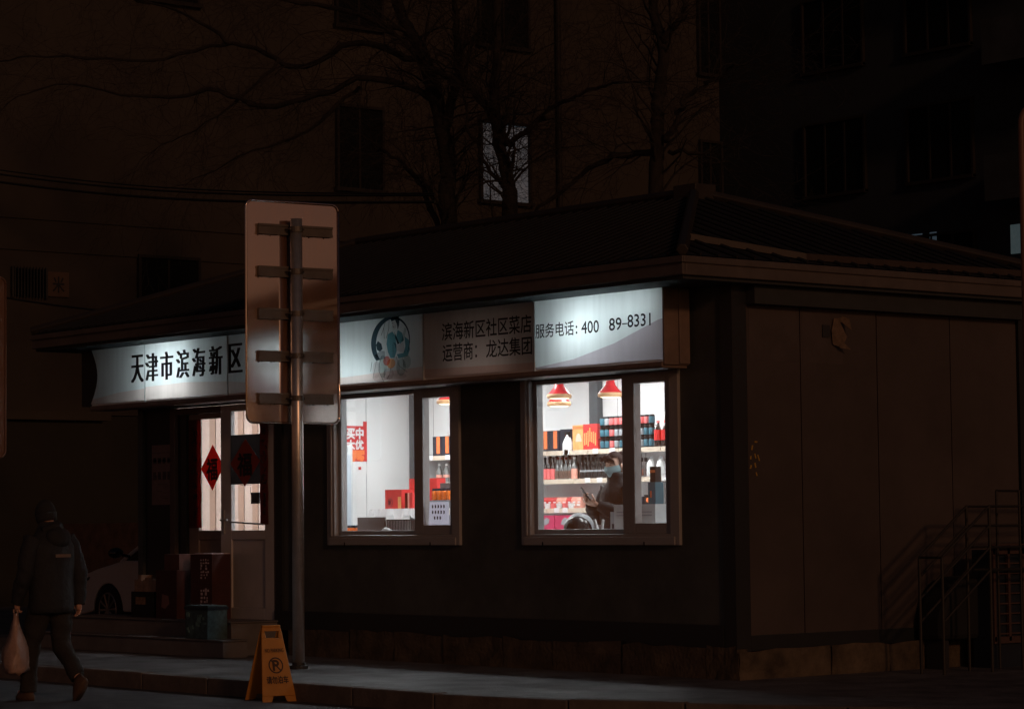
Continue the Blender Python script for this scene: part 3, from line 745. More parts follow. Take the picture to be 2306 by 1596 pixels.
# shelving along the rear wall
sh = thing('wall_shelf', 'long pale grey wall shelving with beige shelf lips along the rear wall', 'shelf')
YS0, YS1 = 3.22, 3.62
for z in (2.27, 1.955, 1.635, 1.33, 1.0):
    MB().box(-8.52, -3.2, YS0, YS1, z-.03, z).build('shelf_board', M_shback, sh)
m = MB(); 
lips = MB(); tk = MB(); rn = random.Random(8)
for z in (2.27, 1.955, 1.635, 1.33):
    x = -8.53
    while x < -3.2:
        L = min(rn.uniform(.5, .9), -3.2-x); lips.box(x, x+L-.01, YS0-.018, YS0-.001, z-.045, z+.006)
        for q in range(2):
            a = x+rn.uniform(.05, max(.06, L-.15)); tk.box(a, a+.085, YS0-.024, YS0-.019, z-.042, z+.012)
        x += L
each(lips, 'shelf_lip', M_shelf, sh); each(tk, 'price_tag', M_white, sh)
m = MB().box(-8.54, -8.51, YS0, YS1, .48, 2.30).box(-3.2, -3.17, YS0, YS1, .48, 2.9)
each(m, 'upright', M_ltgrey, sh); MB().box(-8.5, -3.2, YS1, YS1+.01, .5, 2.27).build('back_panel', M_shback, sh)
rebase(sh, (-5.85, 3.4, FZ))

def single(mbs, name, label, cat, loc, group=None, rot=0):
    """mbs: list of (part name, builder, material, smooth) drawn about the thing's base"""
    if len(mbs) == 1:
        o = mbs[0][1].build(name, mbs[0][2], None, smooth=mbs[0][3]); tag(o, label, cat, group)
    else:
        o = thing(name, label, cat, group)
        for n_, b_, m_, s_ in mbs: b_.build(n_, m_, o, smooth=s_)
    o.location = loc; o.rotation_euler = (0, 0, rot); return o
def copies(src, items, loc0=None):
    for label, loc in items:
        c = dup(src); c['label'] = label; c.location = loc
Y = 3.3; Z1 = 2.27; Z2 = 1.955; Z3 = 1.635; Z4 = 1.33
def carton(w, d, h): return MB().box(-w/2, w/2, -d/2, d/2, 0, h)
# black boxes with an orange stripe
bx = single([('carton', carton(.16, .14, .235), M_navy, False), ('stripe', MB().box(-.005, .055, -.0735, -.0705, .035, .23), M_orange, False)], 'gift_box', 'black box with orange stripe, first on the top shelf behind the till window', 'box', (-6.41, Y+.05, Z1), 'black orange striped boxes')
copies(bx, [('black box with orange stripe, second on the top shelf behind the till window', (-6.24, Y+.05, Z1)),
            ('black orange striped box at the shelf end, seen in the narrow pane by the notice', (-8.34, Y+.03, Z1)),
            ('black orange striped box beside the mullion edge of the narrow pane by the notice', (-8.17, Y+.03, Z1))])
single([('carton', carton(.17, .14, .245), M_navy, False), ('emblem', MB().lathe([(.018, -.073), (.018, -.070)], (.02, 0, .18), 12, ax='y'), M_dkred, False)], 'gift_box', 'plain black box with a small red dot on the top shelf', 'box', (-6.06, Y+.06, Z1))
sb = single([('bottle', MB().lathe([(.06, 0), (.062, .02), (.06, .08), (.035, .14), (.018, .165), (.016, .18)], n=14), M_white, True), ('trigger', MB().box(-.02, .02, -.015, .015, .18, .215).box(-.055, -.02, -.01, .01, .195, .212).box(.012, .026, -.008, .008, .13, .18), M_blackp, False)], 'spray_bottle', 'white spray bottle with black trigger between black box and orange box', 'bottle', (-5.99, YS0+.05, Z1), 'spray bottles')
copies(sb, [('white spray bottle half hidden behind the orange box', (-5.86, Y+.08, Z1))])
single([('carton', carton(.20, .13, .28), M_gold, False), ('lid_band', carton(.202, .132, .03).xf(Matrix.Translation((0, 0, .235))), M_orange, False), ('arch', MB().prism([(a_, -.068, b__) for a_, b__ in ell(0, .1, .05, .09, 0, 180, 12)], (0, .002, 0)), M_shelf, False)], 'gift_box', 'orange gold carton on the top shelf beside the red one', 'box', (-5.79, Y+.02, Z1))
b_ = MB(); rn = random.Random(4)
for k in range(7): b_.box(-.1+k*.03, -.085+k*.03, -.078, -.0755, .04+rn.random()*.06, .18+rn.random()*.08)
single([('carton', carton(.235, .15, .285), M_red, False), ('print', b_, M_gold, False)], 'gift_box', 'tall red carton with gold print on the top shelf', 'box', (-5.585, Y+.02, Z1))
# shrink-wrapped cans: three tiers
def can():
    return [('can', MB().lathe([(.026, 0), (.033, .008), (.033, .10), (.026, .112), (.024, .112)], n=12), M_blackp, True)]
kinds = {}
for nm, m_, lab in (('teal', M_teal, 'blue'), ('pink', M_pink, 'pink'), ('grey', M_gry, 'grey')):
    kinds[nm] = (m_, lab)
seq = [['teal', 'grey', 'pink', 'pink', 'pink', 'teal', 'teal', 'grey', 'pink', 'pink', 'teal'], ['teal', 'teal', 'pink', 'grey', 'grey', 'pink', 'teal', 'pink', 'grey', 'teal', 'teal'], ['teal', 'teal', 'pink', 'grey', 'teal', 'teal', 'pink', 'pink', 'grey', 'teal', 'teal']]
proto = {}
tiers = ['top', 'middle', 'bottom']
for r in range(3):
    for k in range(11):
        kd = seq[r][k]; loc = (-5.40+k*.079, YS0+.05, Z1+(2-r)*.122)
        lab = '%s labelled drink can, %s in the %s tier of the stacked cans' % (kinds[kd][1], ORD[k], tiers[r])
        if kd not in proto:
            proto[kd] = single(can()+[('label_band', MB().lathe([(.0335, .02), (.0342, .022), (.0342, .088), (.0335, .09)], n=12), kinds[kd][0], True)], 'drink_can', lab, 'can', loc, 'cans stacked on the top shelf')
        else: copies(proto[kd], [(lab, loc)])
for r in range(1, 3):
    o = MB().box(-.44, .44, -.036, .036, 0, .006).build('can_tray', M_blackp); tag(o, 'thin black tray under the %s tier of stacked cans' % tiers[r-1], 'tray', 'trays between can tiers'); o.location = (-5.0, YS0+.05, Z1+(3-r)*.122-.0085)
def bottle(prof, mg, lab_m=None, lz=(.04, .12), cap=None, n=12):
    rmax = max(r for r, h in prof); pr = [('bottle', MB().lathe(prof, n=n), mg, True)]
    if lab_m: pr.append(('label_band', MB().lathe([(rmax+.0005, lz[0]), (rmax+.001, lz[0]), (rmax+.001, lz[1]), (rmax+.0005, lz[1])], n=n), lab_m, False))
    if cap: h = prof[-1][1]; pr.append(('cap', MB().lathe([(prof[-1][0]+.003, h-.005), (prof[-1][0]+.003, h+.018), (.004, h+.02)], n=10), cap, False))
    return pr
pet = [(.035, 0), (.045, .012), (.045, .12), (.042, .15), (.028, .20), (.017, .235), (.015, .265)]
co = single(bottle(pet, M_cola, mat('cola_label', (.62, .02, .02), .4), (.075, .185), M_pink), 'cola_bottle', 'large cola bottle with red label and pink cap standing on the shelf end', 'bottle', (-4.49, YS0+.03, Z1), 'cola bottles')
copies(co, [('large cola bottle half cut by the window frame', (-4.375, YS0+.03, Z1))])
# middle shelf bottles
slim = [(.030, 0), (.032, .01), (.032, .13), (.022, .165), (.012, .185), (.012, .235)]
pb = None
for k in range(4):
    lab = 'dark necked bottle with pink label, %s in the middle shelf row' % ORD[k]; loc = (-6.455+k*.072, YS0+.05, Z2)
    if pb is None: pb = single(bottle(slim, M_dglass, M_pink, (.01, .125), M_blackp), 'drink_bottle', lab, 'bottle', loc, 'pink labelled bottles')
    else: copies(pb, [(lab, loc)])
pb = None
for k in range(4):
    lab = 'clear bottle with brown label and dark top, %s after the pink ones' % ORD[k]; loc = (-6.165+k*.072, YS0+.05, Z2)
    if pb is None: pb = single(bottle([(.028, 0), (.033, .01), (.033, .11), (.024, .15), (.013, .19), (.012, .23)], M_bglass, mat('brown_label', (.13, .075, .055), .6, var=.5, scale=60), (.015, .10), M_dkred), 'drink_bottle', lab, 'bottle', loc, 'brown labelled bottles')
    else: copies(pb, [(lab, loc)])
single(bottle([(.032, 0), (.036, .01), (.036, .12), (.026, .16), (.013, .2), (.012, .23)], M_bglass, M_salmon, (.01, .12), M_white), 'drink_bottle', 'bottle with a wide salmon label in the middle of the shelf row', 'bottle', (-5.87, YS0+.04, Z2))
pb = None
for k in range(7):
    lab = 'tall dark thin bottle, %s towards the woman on the middle shelf' % ORD[k]; loc = (-5.77+k*.062, YS0+.06, Z2)
    if pb is None: pb = single(bottle([(.026, 0), (.027, .01), (.027, .09), (.02, .14), (.011, .17), (.011, .22)], M_dglass, M_gry, (.08, .10), M_blackp), 'drink_bottle', lab, 'bottle', loc, 'thin dark bottles')
    else: copies(pb, [(lab, loc)])
bm_ = None
for k in range(8):       # second row behind, taller necks
    lab = 'black capped bottle, %s in the rear row of the middle shelf' % ORD[k]; loc = (-6.47+k*.11, YS0+.2, Z2)
    if bm_ is None: bm_ = single(bottle([(.033, 0), (.033, .17), (.015, .21), (.014, .255)], M_bglass, None, cap=M_blackp), 'drink_bottle', lab, 'bottle', loc, 'rear row bottles')
    else: copies(bm_, [(lab, loc)])
hk = None
for k in range(3):
    lab = 'thin black utensil hanging below the top shelf, %s from the mullion' % ORD[k]; loc = (-4.83+k*.07, YS0+.03, Z1-.055)
    if hk is None: hk = single([('rod', MB().tube([(0, 0, 0), (0, 0, -.24)], .0035, 5), M_blackp, False), ('grip', MB().box(-.018, .018, -.008, .008, -.09, -.05), M_blackp, False)], 'hanging_utensil', lab, 'utensil', loc, 'hanging utensils')
    else: copies(hk, [(lab, loc)])
jg = single(bottle([(.045, 0), (.05, .01), (.05, .13), (.04, .165), (.02, .185), (.02, .20)], M_white, None, cap=M_gry), 'white_jug', 'white plastic jug on the middle shelf in the narrow pane', 'jug', (-4.63, YS0+.05, Z2), 'white jugs')
copies(jg, [('white plastic jug beside the frame of the narrow pane', (-4.475, YS0+.05, Z2))])
pb = None
for k in range(9):       # small tins stacked behind the bottles
    lab = 'small pale tin, %s along the back of the middle shelf' % ORD[k]; loc = (-6.42+k*.19, YS0+.30, Z2)
    if pb is None: pb = single([('tin', MB().lathe([(.04, 0), (.042, .005), (.042, .13), (.04, .135)], n=12), M_ltgrey, True), ('label_band', MB().lathe([(.0425, .03), (.043, .031), (.043, .1), (.0425, .101)], n=12), M_salmon, False)], 'small_tin', lab, 'tin', loc, 'tins at the back of the shelf')
    else: copies(pb, [(lab, loc)])
bk = None
for k in range(5):
    lab = 'upright %s carton behind the bottles, %s along the top shelf back' % ('grey', ORD[k]); loc = (-6.38+k*.27, YS0+.31, Z1)
    if bk is None: bk = single([('carton', carton(.2, .1, .15), M_gry, False), ('band', MB().box(-.09, .09, -.0525, -.0505, .04, .08), M_white, False)], 'stock_carton', lab, 'carton', loc, 'stock cartons at the back of the top shelf')
    else: copies(bk, [(lab, loc)])
# snack packs on the lower shelf
pk = None; rn = random.Random(6)
for k in range(9):
    a = -6.5+k*.083
    q = MB(); 
    for i in range(5):
        h = .0+.13*i/4; ww = .045*(1-.15*abs(i-2)/2); dd = .02 if i in (0, 4) else .035
        if i: q.add([(-pw, -pd, ph), (pw, -pd, ph), (pw, pd, ph), (-pw, pd, ph), (-ww, -dd, h), (ww, -dd, h), (ww, dd, h), (-ww, dd, h)], [(0, 1, 5, 4), (1, 2, 6, 5), (2, 3, 7, 6), (3, 0, 4, 7)]+([(0, 1, 2, 3)] if i == 1 else [])+([(4, 5, 6, 7)] if i == 4 else []))
        pw, pd, ph = ww, dd, h
    red = k in (1, 2, 3, 6)
    single([('pack', q, M_red if red else M_salmon, False), ('pack_print', MB().box(-.025, .025, -.0375, -.0355, .03, .055).box(-.01, .03, -.0375, -.0355, .065, .08), M_white, False)], 'snack_pack', '%s snack pack, %s along the lower shelf' % ('red' if red else 'salmon pink', ORD[k]), 'snack pack', (a+.03, YS0+.07, Z3), 'snack packs')
for k in range(6):
    single([('tub', MB().lathe([(.03, 0), (.04, .055), (.042, .06), (.0, .062)], n=12), M_white if k % 2 else M_pink, False)], 'snack_tub', '%s small tub in front of the snack packs, %s from the end' % ('white' if k % 2 else 'pink', ORD[k]), 'tub', (-6.42+k*.1, YS0+.03, Z3), 'small tubs')
def zh(t, w, h, m_, y=-.072, z=.05): return ('print', front(text_mb(t, w, h, bold=.02), 0, y, z), m_, False)
single([('carton', carton(.15, .14, .12), M_navy, False)], 'gift_box', 'low plain navy box on the lower shelf by the mullion', 'box', (-4.83, YS0+.1, Z3))
single([('carton', carton(.16, .14, .135), M_blackp, False), ('emblem', MB().lathe([(.025, -.073), (.025, -.0705)], (-.02, 0, .08), 12, ax='y'), M_orange, False), ('print', front(text_mb('动力', .085, .055, bold=.03), .03, -.073, .03), M_orange, False)], 'gift_box', 'low black box with orange characters on the lower shelf', 'box', (-4.65, YS0+.1, Z3))
mg = single([('carton', carton(.30, .22, .215), M_magenta, False), ('carton_logo', MB().prism([(-.03, -.1125, .16), (.02, -.1125, .19), (.07, -.1125, .175), (.06, -.1125, .13), (.0, -.1125, .105), (-.05, -.1125, .115)], (0, .002, 0)), M_gry, False), ('slot', MB().box(.0, .008, -.112, -.1105, .03, .07), M_blackp, False)], 'snack_carton', 'magenta carton with a grey emblem under the lower shelf, nearer the window jamb', 'carton', (-6.26, YS0+.05, Z4+.02), 'magenta cartons')
copies(mg, [('magenta carton with a grey emblem under the lower shelf, nearer the woman', (-5.945, YS0+.05, Z4+.02))])

# counter by the till window and what stands on it
ct = thing('shop_counter', 'pale grey shop counter under the till window', 'counter')
MB().box(-4.5, -.9, .28, .70, 1.30, 1.34).build('counter_top', M_ltgrey, ct, bevel=.005); MB().box(-4.45, -.95, .32, .68, .48, 1.30).build('counter_front', M_gry, ct)
rebase(ct, (-2.7, .5, FZ))
o = single([('body', MB().box(-.28, .28, -.10, .12, 0, .305), M_ltgrey, False), ('vent', MB().box(-.24, .24, -.104, -.101, .20, .21).box(-.24, .24, -.104, -.101, .23, .24), M_gry, False)], 'till_cabinet', 'pale grey till cabinet behind the narrow pane', 'cabinet', (-1.72, .50, 1.34))
tb = single([('carton', carton(.10, .10, .20), M_teal, False), ('tall_flask', MB().box(-.036, .036, -.036, .036, .20, .34), M_blackp, False), ('print', MB().box(-.033, .033, -.0385, -.0365, .285, .31).box(-.02, .0, -.0525, -.0505, .06, .12), M_orange, False)], 'stacked_flask_box', 'black and teal upright box with orange print against the window frame', 'box', (-1.56, .52, 1.645))
hm = thing('motorcycle_helmet', 'white helmet with a large black visor lying on the counter', 'helmet')
def ellip(a, b, c, n=20, k=12, cut=-1):
    q = MB(); rings = []
    for i in range(k+1):
        th = math.pi*i/k; rings.append((math.sin(th), math.cos(th)))
    vs = [(a*s*math.cos(2*math.pi*j/n), b*s*math.sin(2*math.pi*j/n), c*max(ct_, cut)) for s, ct_ in rings for j in range(n)]
    fs = [(i*n+j, i*n+(j+1) % n, (i+1)*n+(j+1) % n, (i+1)*n+j) for i in range(k) for j in range(n)]
    return q.add(vs, fs)
ellip(.135, .15, .135, cut=-.75).xf(Matrix.Translation((0, 0, .10))).build('shell', M_gry, hm, smooth=True)
ellip(.128, .15, .124, cut=-.75).xf(Matrix.Translation((.022, -.05, .085))).build('visor', mat('black_visor', (.008, .010, .013), .2, var=0, spec=.25), hm, smooth=True)
MB().lathe([(.018, -.01), (.018, .01)], (-.13, -.03, .10), 10, ax='x').build('hinge', M_gry, hm)
hm.location = (-2.58, .48, 1.34); hm.rotation_euler = (0, 0, R(10))
st = single([('base', MB().box(-.07, .07, -.03, .03, 0, .03), M_white, False), ('prong', MB().tube([(-.01, 0, .02), (-.075, 0, .17)], .012, 6), M_white, False), ('prong', MB().tube([(.02, 0, .02), (.045, 0, .17)], .012, 6), M_white, False)], 'phone_stand', 'small white forked stand on the counter beside the helmet', 'stand', (-2.31, .5, 1.34))
single([('panel', MB().box(-.045, .045, -.02, .02, 0, .24), M_gry, False), ('button', MB().box(-.02, .02, -.024, -.0205, .08, .13), M_blackp, False)], 'card_terminal', 'narrow grey upright terminal beside the mullion', 'terminal', (-2.12, .52, 1.34))
single([('dome', ellip(.13, .09, .07, cut=0), M_ltgrey, True), ('knob', MB().lathe([(.012, .07), (.018, .085), (.0, .09)], n=10), M_blackp, False)], 'dish_cover', 'shiny grey domed lid at the corner of the till window', 'lid', (-3.60, .45, 1.34))
wires = None
for k, x in enumerate((-1.55, -1.36)):
    if wires is None: wires = single([('wire', MB().tube([(0, 0, 0), (0, 0, 1.25)], .002, 5), M_blackp, False)], 'hanging_wire', 'thin dark wire hanging from the ceiling in the narrow till pane, nearer the mullion', 'wire', (-4.85, 3.0, 2.05), 'hanging wires')
    else: copies(wires, [('thin dark wire hanging from the ceiling in the narrow till pane, nearer the cola bottle', (-4.66, 3.0, 2.05))])
copies(wires, [('thin dark wire hanging before the striped boxes in the pane by the notice', (-7.55, 2.6, 2.35))])

# objects seen in the window by the door
po = thing('sale_poster', 'red and white sale poster on the shop end wall beside the fridge', 'poster')
MB().box(-9.5, -9.495, 2.64, 3.09, 2.24, 2.72).build('poster_sheet', M_red, po)
def xface(mb, x, y, z):   # text drawn for -Y turned to face +X
    return mb.xf(Matrix.Translation((x, y, z)) @ Matrix.Rotation(R(90), 4, 'Z'))
m = MB().box(-9.494, -9.492, 2.64, 3.03, 2.665, 2.72); m.build('poster_header', M_white, po)
q = xface(text_mb('多买中', .37, .13, bold=.05), -9.489, 2.845, 2.575); q.merge(xface(text_mb('大大优', .37, .11, bold=.05), -9.489, 2.845, 2.44)); q.build('poster_lettering', M_white, po, fix=False)
m = MB().box(-9.494, -9.492, 2.86, 3.05, 2.32, 2.375); m.build('poster_tag', M_orange, po)
m = MB(); rn = random.Random(1)
for k in range(9): m.merge(ellip(.001, .028, .03, 8, 6).xf(Matrix.Translation((-9.493, 2.87+rn.random()*.18, 2.265+rn.random()*.04))))
m.build('poster_fruit', M_orange, po)
rebase(po, (-9.5, 2.87, 2.24))
paper('wall_notice', 'small white notice with a red mark below the sale poster', 'notice', MB().box(-9.5, -9.496, 2.87, 3.09, 2.09, 2.215), M_white, (-9.5, 2.98, 2.09), None, MB().box(-9.495, -9.493, 2.96, 3.0, 2.14, 2.175), M_red)
fr = thing('drinks_fridge', 'tall grey drinks fridge against the shop end wall', 'fridge')
MB().box(-9.47, -9.0, 1.98, 2.52, .48, 2.42).build('cabinet', M_ltgrey, fr, bevel=.01); MB().box(-8.998, -8.985, 2.02, 2.48, .62, 2.30).build('door', M_fridge, fr); MB().tube([(-8.97, 2.06, 1.2), (-8.97, 2.06, 1.7)], .012, 8).build('handle', M_gry, fr)
MB().box(-8.998, -8.988, 2.06, 2.44, 2.33, 2.40).build('header_strip', M_gry, fr)
rebase(fr, (-9.22, 2.4, FZ))
tb = thing('display_table', 'display table draped in white cloth behind the window by the door', 'table')
n = 20; q = MB(); L = []
for i in range(n+1): L.append((-7.45+1.15*i/n, 1.62+.02*math.sin(i*1.9)))
rn = random.Random(9); top = MB().box(-7.45, -6.3, 1.62, 2.3, 1.635, 1.655)
fr_ = []
for i in range(41):
    x = -7.45+1.15*i/40; fr_.append((x, 1.615+.012*math.sin(i*1.3), 1.655, 1.56+.025*math.sin(i*.55)+.01*math.sin(i*1.7)))
for i in range(40):
    a, b = fr_[i], fr_[i+1]; top.add([(a[0], a[1], a[2]), (b[0], b[1], b[2]), (b[0], b[1]-.02, b[3]), (a[0], a[1]-.02, a[3])], [(0, 1, 2, 3)])
top.build('cloth', M_cloth, tb, fix=True)
m = MB()
for x in (-7.4, -6.4): m.box(x, x+.04, 1.66, 1.7, .48, 1.635).box(x, x+.04, 2.2, 2.24, .48, 1.635)
each(m, 'leg', M_ltgrey, tb)
rebase(tb, (-6.9, 1.95, FZ))
q = MB(); rn = random.Random(12)
for k in range(4): q.tube([(-.11+.07*math.sin(a/8*math.pi*2)*.6+.06, -.083, .07+.045*math.cos(a/8*math.pi*2)) for a in range(9)], .003, 4) if k == 0 else q.box(-.09+k*.012, -.085+k*.012, -.083, -.0805, .05, .09)
single([('carton', carton(.30, .16, .21), M_red, False), ('gold_print', q, M_navy, False), ('side_band', MB().box(.09, .145, -.083, -.0805, .0, .13), M_gold, False)], 'gift_box', 'wide red gift box with dark print lying on the white table', 'box', (-7.12, 1.78, 1.655))
single([('carton', carton(.50, .12, .33), M_red, False), ('slope', MB().box(-.24, -.08, -.0635, -.0605, .05, .12), M_dkred, False)], 'gift_box', 'large red gift box standing behind the mullion on the white table', 'box', (-6.92, 2.02, 1.655))
single([('carton', carton(.14, .1, .17), M_red, False), ('side_band', MB().box(-.06, -.02, -.0535, -.0505, .0, .17), M_dkred, False), ('pale_band', MB().box(-.01, .012, -.0535, -.0505, .0, .17), M_salmon, False)], 'gift_box', 'small red gift box in front of the large one on the white table', 'box', (-6.80, 1.72, 1.655))
jr = [(.03, 0), (.036, .008), (.036, .075), (.03, .085)]
sil = thing('window_ledge', 'white inner ledge shelf under the window by the door', 'ledge')
MB().box(-6.4, -3.85, .13, .55, 1.33, 1.355).build('board', M_white, sil); each(MB().box(-6.4, -6.36, .14, .5, .48, 1.33).box(-3.9, -3.86, .14, .5, .48, 1.33), 'leg', M_gry, sil); rebase(sil, (-5.1, .34, FZ))
pj = None
for k in range(6):
    lab = 'orange fruit jar with dark lid, %s on the ledge by the pane edge' % ORD[k]; loc = (-6.12+(k % 3)*.085, .38+.09*(k//3), 1.355)
    if pj is None: pj = single([('jar', MB().lathe([(.036, 0), (.04, .008), (.04, .09), (.034, .10)], n=14), M_juice, True), ('lid', MB().lathe([(.036, .10), (.036, .125), (.0, .126)], n=14), M_navy, False)], 'fruit_jar', lab, 'jar', loc, 'orange jars on the ledge')
    else: copies(pj, [(lab, loc)])
sd_ = thing('jar_stand', 'small dark stand with orange jars behind the paper notice', 'stand'); MB().box(-6.2, -5.75, 1.42, 1.66, 1.715, 1.735).build('shelf_board', M_gry, sd_); each(MB().box(-6.2, -6.17, 1.44, 1.64, .48, 1.715).box(-5.78, -5.75, 1.44, 1.64, .48, 1.715), 'leg', M_gry, sd_)
MB().box(-6.2, -5.75, 1.64, 1.66, 1.735, 1.92).build('back_board', mat('slate_board', (.12, .11, .12), .7), sd_); rebase(sd_, (-5.98, 1.54, FZ))
for k in range(4): copies(pj, [('orange fruit jar with dark lid, %s on the stand behind the paper notice' % ORD[k], (-6.10+k*.083, 1.50, 1.736))])
for ob in [o for o in S.objects if o.get('category') == 'jar' and 'stand' in o.get('label', '')]: ob['group'] = 'orange jars on the stand'
single([('screen_back', MB().box(-.23, .23, -.012, .012, .0, .205), mat('monitor_back', (.035, .03, .032), .5, var=.15), False), ('foot', MB().box(-.08, .08, .013, .1, 0, .012), M_blackp, False)], 'dark_board', 'dark flat board leaning on the ledge inside the window by the door', 'board', (-5.66, .33, 1.355))
q = MB(); rn = random.Random(15)
for k in range(16): q.box(-.2+k*.026, -.19+k*.026, -.103, -.1005, .02, .17)
single([('crate', MB().box(-.21, .21, -.1, .1, 0, .18), M_blackp, False), ('slats', q, M_gry, False)], 'wire_basket', 'black slatted basket on the ledge beside the mullion', 'basket', (-5.2, .43, 1.355))
single([('bowl', ellip(.07, .05, .05), M_ltgrey, True)], 'plastic_bag_ball', 'crumpled pale bag in front of the black basket', 'bag', (-5.26, .22, 1.405))
q = MB()
for rr, z, nn in ((0, 1.655, 5), (1, 1.60, 5), (2, 1.545, 3)):
    for k in range(nn):
        a = -4.27+.045*k+(.03 if nn == 3 else 0); q.box(a, a+.022, .0385, .0395, z-.014, z+.014).box(a+.004, a+.008, .0382, .0396, z-.02, z+.02)
paper('paper_notice', 'white paper notice with rows of small characters stuck in the narrow pane', 'notice', MB().prism([(-4.33, .042, 1.475), (-4.0, .042, 1.475), (-4.01, .042, 1.70), (-4.31, .042, 1.70)], (0, .002, 0)), acrylic('thin_paper', (.80, .80, .88)), (-4.17, .04, 1.475), None, q)
cl = single(bottle([(.035, 0), (.038, .01), (.038, .13), (.02, .18), (.014, .21)], M_bglass, M_salmon, (.07, .10), M_white), 'drink_bottle', 'clear bottle with pale label at the shelf end in the narrow pane by the notice', 'bottle', (-8.31, YS0+.05, Z2), 'clear bottles at the shelf end')
copies(cl, [('second clear bottle with pale label at the shelf end beside the frame', (-8.175, YS0+.05, Z2))])

# ================================================================== PEOPLE
def loft(rings, n=22, jig=0, seed=0, cap=True):
    q = MB(); rn = random.Random(seed); vs = []
    for (x, y, z, rx, ry) in rings:
        for j in range(n):
            a = 2*math.pi*j/n; k = 1+rn.uniform(-jig, jig)
            vs.append((x+rx*k*math.cos(a), y+ry*k*math.sin(a), z+rn.uniform(-jig, jig)*.12))
    k = len(rings); fs = [(i*n+j, i*n+(j+1) % n, (i+1)*n+(j+1) % n, (i+1)*n+j) for i in range(k-1) for j in range(n)]
    if cap: fs += [tuple(range(n))[::-1], tuple(range((k-1)*n, k*n))]
    return q.add(vs, fs)
def limb(path, radii, n=14, jig=.0, seed=1):
    # smooth tapered limb; jig adds soft cloth folds running round and along it
    P = [Vector(p) for p in path]; pts = []; rr = []; rn = random.Random(seed); K = 8
    for i in range(len(P)-1):
        a = P[max(i-1, 0)]; b = P[i]; c = P[i+1]; d = P[min(i+2, len(P)-1)]
        for s in range(K):
            t = s/K; pts.append(.5*((2*b)+(c-a)*t+(2*a-5*b+4*c-d)*t*t+(3*b-a-3*c+d)*t**3)); u = t*t*(3-2*t); rr.append(radii[i]*(1-u)+radii[i+1]*u)
    pts.append(P[-1]); rr.append(radii[-1]); m = MB(); m.tube(pts, rr, n)
    if jig:
        ph = [rn.uniform(0, 6.3) for _ in range(6)]
        for k in range(len(pts)):
            for q in range(n):
                i = k*n+q; v = Vector(m.v[i]); o = v-pts[k]
                f = 1+jig*(math.sin(k*1.15+q*2*math.pi/n+ph[0])*.6+math.sin(k*.55-2*q*2*math.pi/n+ph[1])*.6+math.sin(k*2.3+3*q*2*math.pi/n+ph[2])*.35)
                m.v[i] = tuple(pts[k]+o*f)
    return m
def head(q, c, h=.225, yaw=0, nod=0):
    """skull facing -Y with brow, nose, chin and ears, centred at c"""
    n, k = 24, 18; vs = []
    for i in range(k+1):
        th = math.pi*i/k; zz = math.cos(th); s = math.sin(th)
        for j in range(n):
            a = 2*math.pi*j/n; x = math.cos(a)*s; y = math.sin(a)*s
            wx = .335*h*(1-.22*max(0, -zz)**1.5); wy = .42*h
            X, Y_, Zc = x*wx, y*wy, zz*.5*h
            if y < 0:
                f = max(0, 1-abs(x)*2.2)
                Y_ -= .055*h*max(0, -zz)*(-y)                       # jaw
                Y_ -= .10*h*f**3*math.exp(-((zz+.12)/.14)**2)      # nose
                Y_ += .03*h*math.exp(-((zz-.08)/.1)**2)*f           # eye line
                Y_ -= .03*h*math.exp(-((zz+.42)/.07)**2)*f          # lips
            vs.append((X, Y_, Zc))
    fs = [(i*n+j, i*n+(j+1) % n, (i+1)*n+(j+1) % n, (i+1)*n+j) for i in range(k) for j in range(n)]
    hd = MB().add(vs, fs)
    for s in (-1, 1): hd.merge(ellip(.012, .022, .032, 8, 6).xf(Matrix.Translation((s*.335*h, .01, -.01))))
    M = Matrix.Translation(c) @ Matrix.Rotation(yaw, 4, 'Z') @ Matrix.Rotation(nod, 4, 'X')
    hd.xf(M); q.merge(hd); return M
def hand(q, wrist, d, nrm, side, curl=.9, s=1.0):
    """palm with four curled fingers of unequal length and a thumb leaving the side of the palm"""
    d = Vector(d).normalized(); nrm = Vector(nrm); nrm = (nrm-d*nrm.dot(d)).normalized(); a = d.cross(nrm)*side; w = Vector(wrist)
    q.tube([w, w+d*.04*s, w+d*.085*s], [.024*s, .032*s, .030*s], 10)
    for k, ln in enumerate((.068, .078, .073, .058)):
        b = w+d*.085*s+a*(-.028+.019*k)*s; p = [b]; dd = d.copy(); t = 0
        for seg in range(3):
            t += curl*(.55+.15*seg); v = d*math.cos(t)+nrm*math.sin(t); p.append(p[-1]+v*ln*s*(.42, .33, .25)[seg])
        q.tube(p, [.0095*s, .009*s, .008*s, .0065*s], 7)
    b = w+d*.03*s-a*.028*s
    q.tube([b, b+(d*.6-a*.6+nrm*.3)*.035*s, b+(d*1.0-a*.45+nrm*.8)*.06*s], [.012*s, .0105*s, .008*s], 7)

# --- woman at the till, reading a phone
wo = thing('person', 'woman in black puffer jacket and pale mask looking at a phone inside the till window', 'person')
q = chain([[((0, .02, .88), .13), ((0, .02, 1.0), .12), ((0, .02, 1.2), .125), ((0, .01, 1.36), .07), ((0, .0, 1.43), .05)],
           [((0, .02, .88), .13), ((.09, .02, .8), .085), ((.09, .0, .46), .055), ((.09, .02, .08), .04), ((.09, -.12, .03), .032)],
           [((0, .02, .88), .13), ((-.09, .02, .8), .085), ((-.09, .0, .46), .055), ((-.09, .02, .08), .04), ((-.09, -.12, .03), .032)],
           [((0, .01, 1.36), .07), ((.17, .01, 1.33), .05), ((.2, -.03, 1.08), .04), ((.07, -.27, 1.17), .03)],
           [((0, .01, 1.36), .07), ((-.17, .01, 1.33), .05), ((-.2, -.03, 1.08), .04), ((-.03, -.28, 1.18), .03)]], 2)
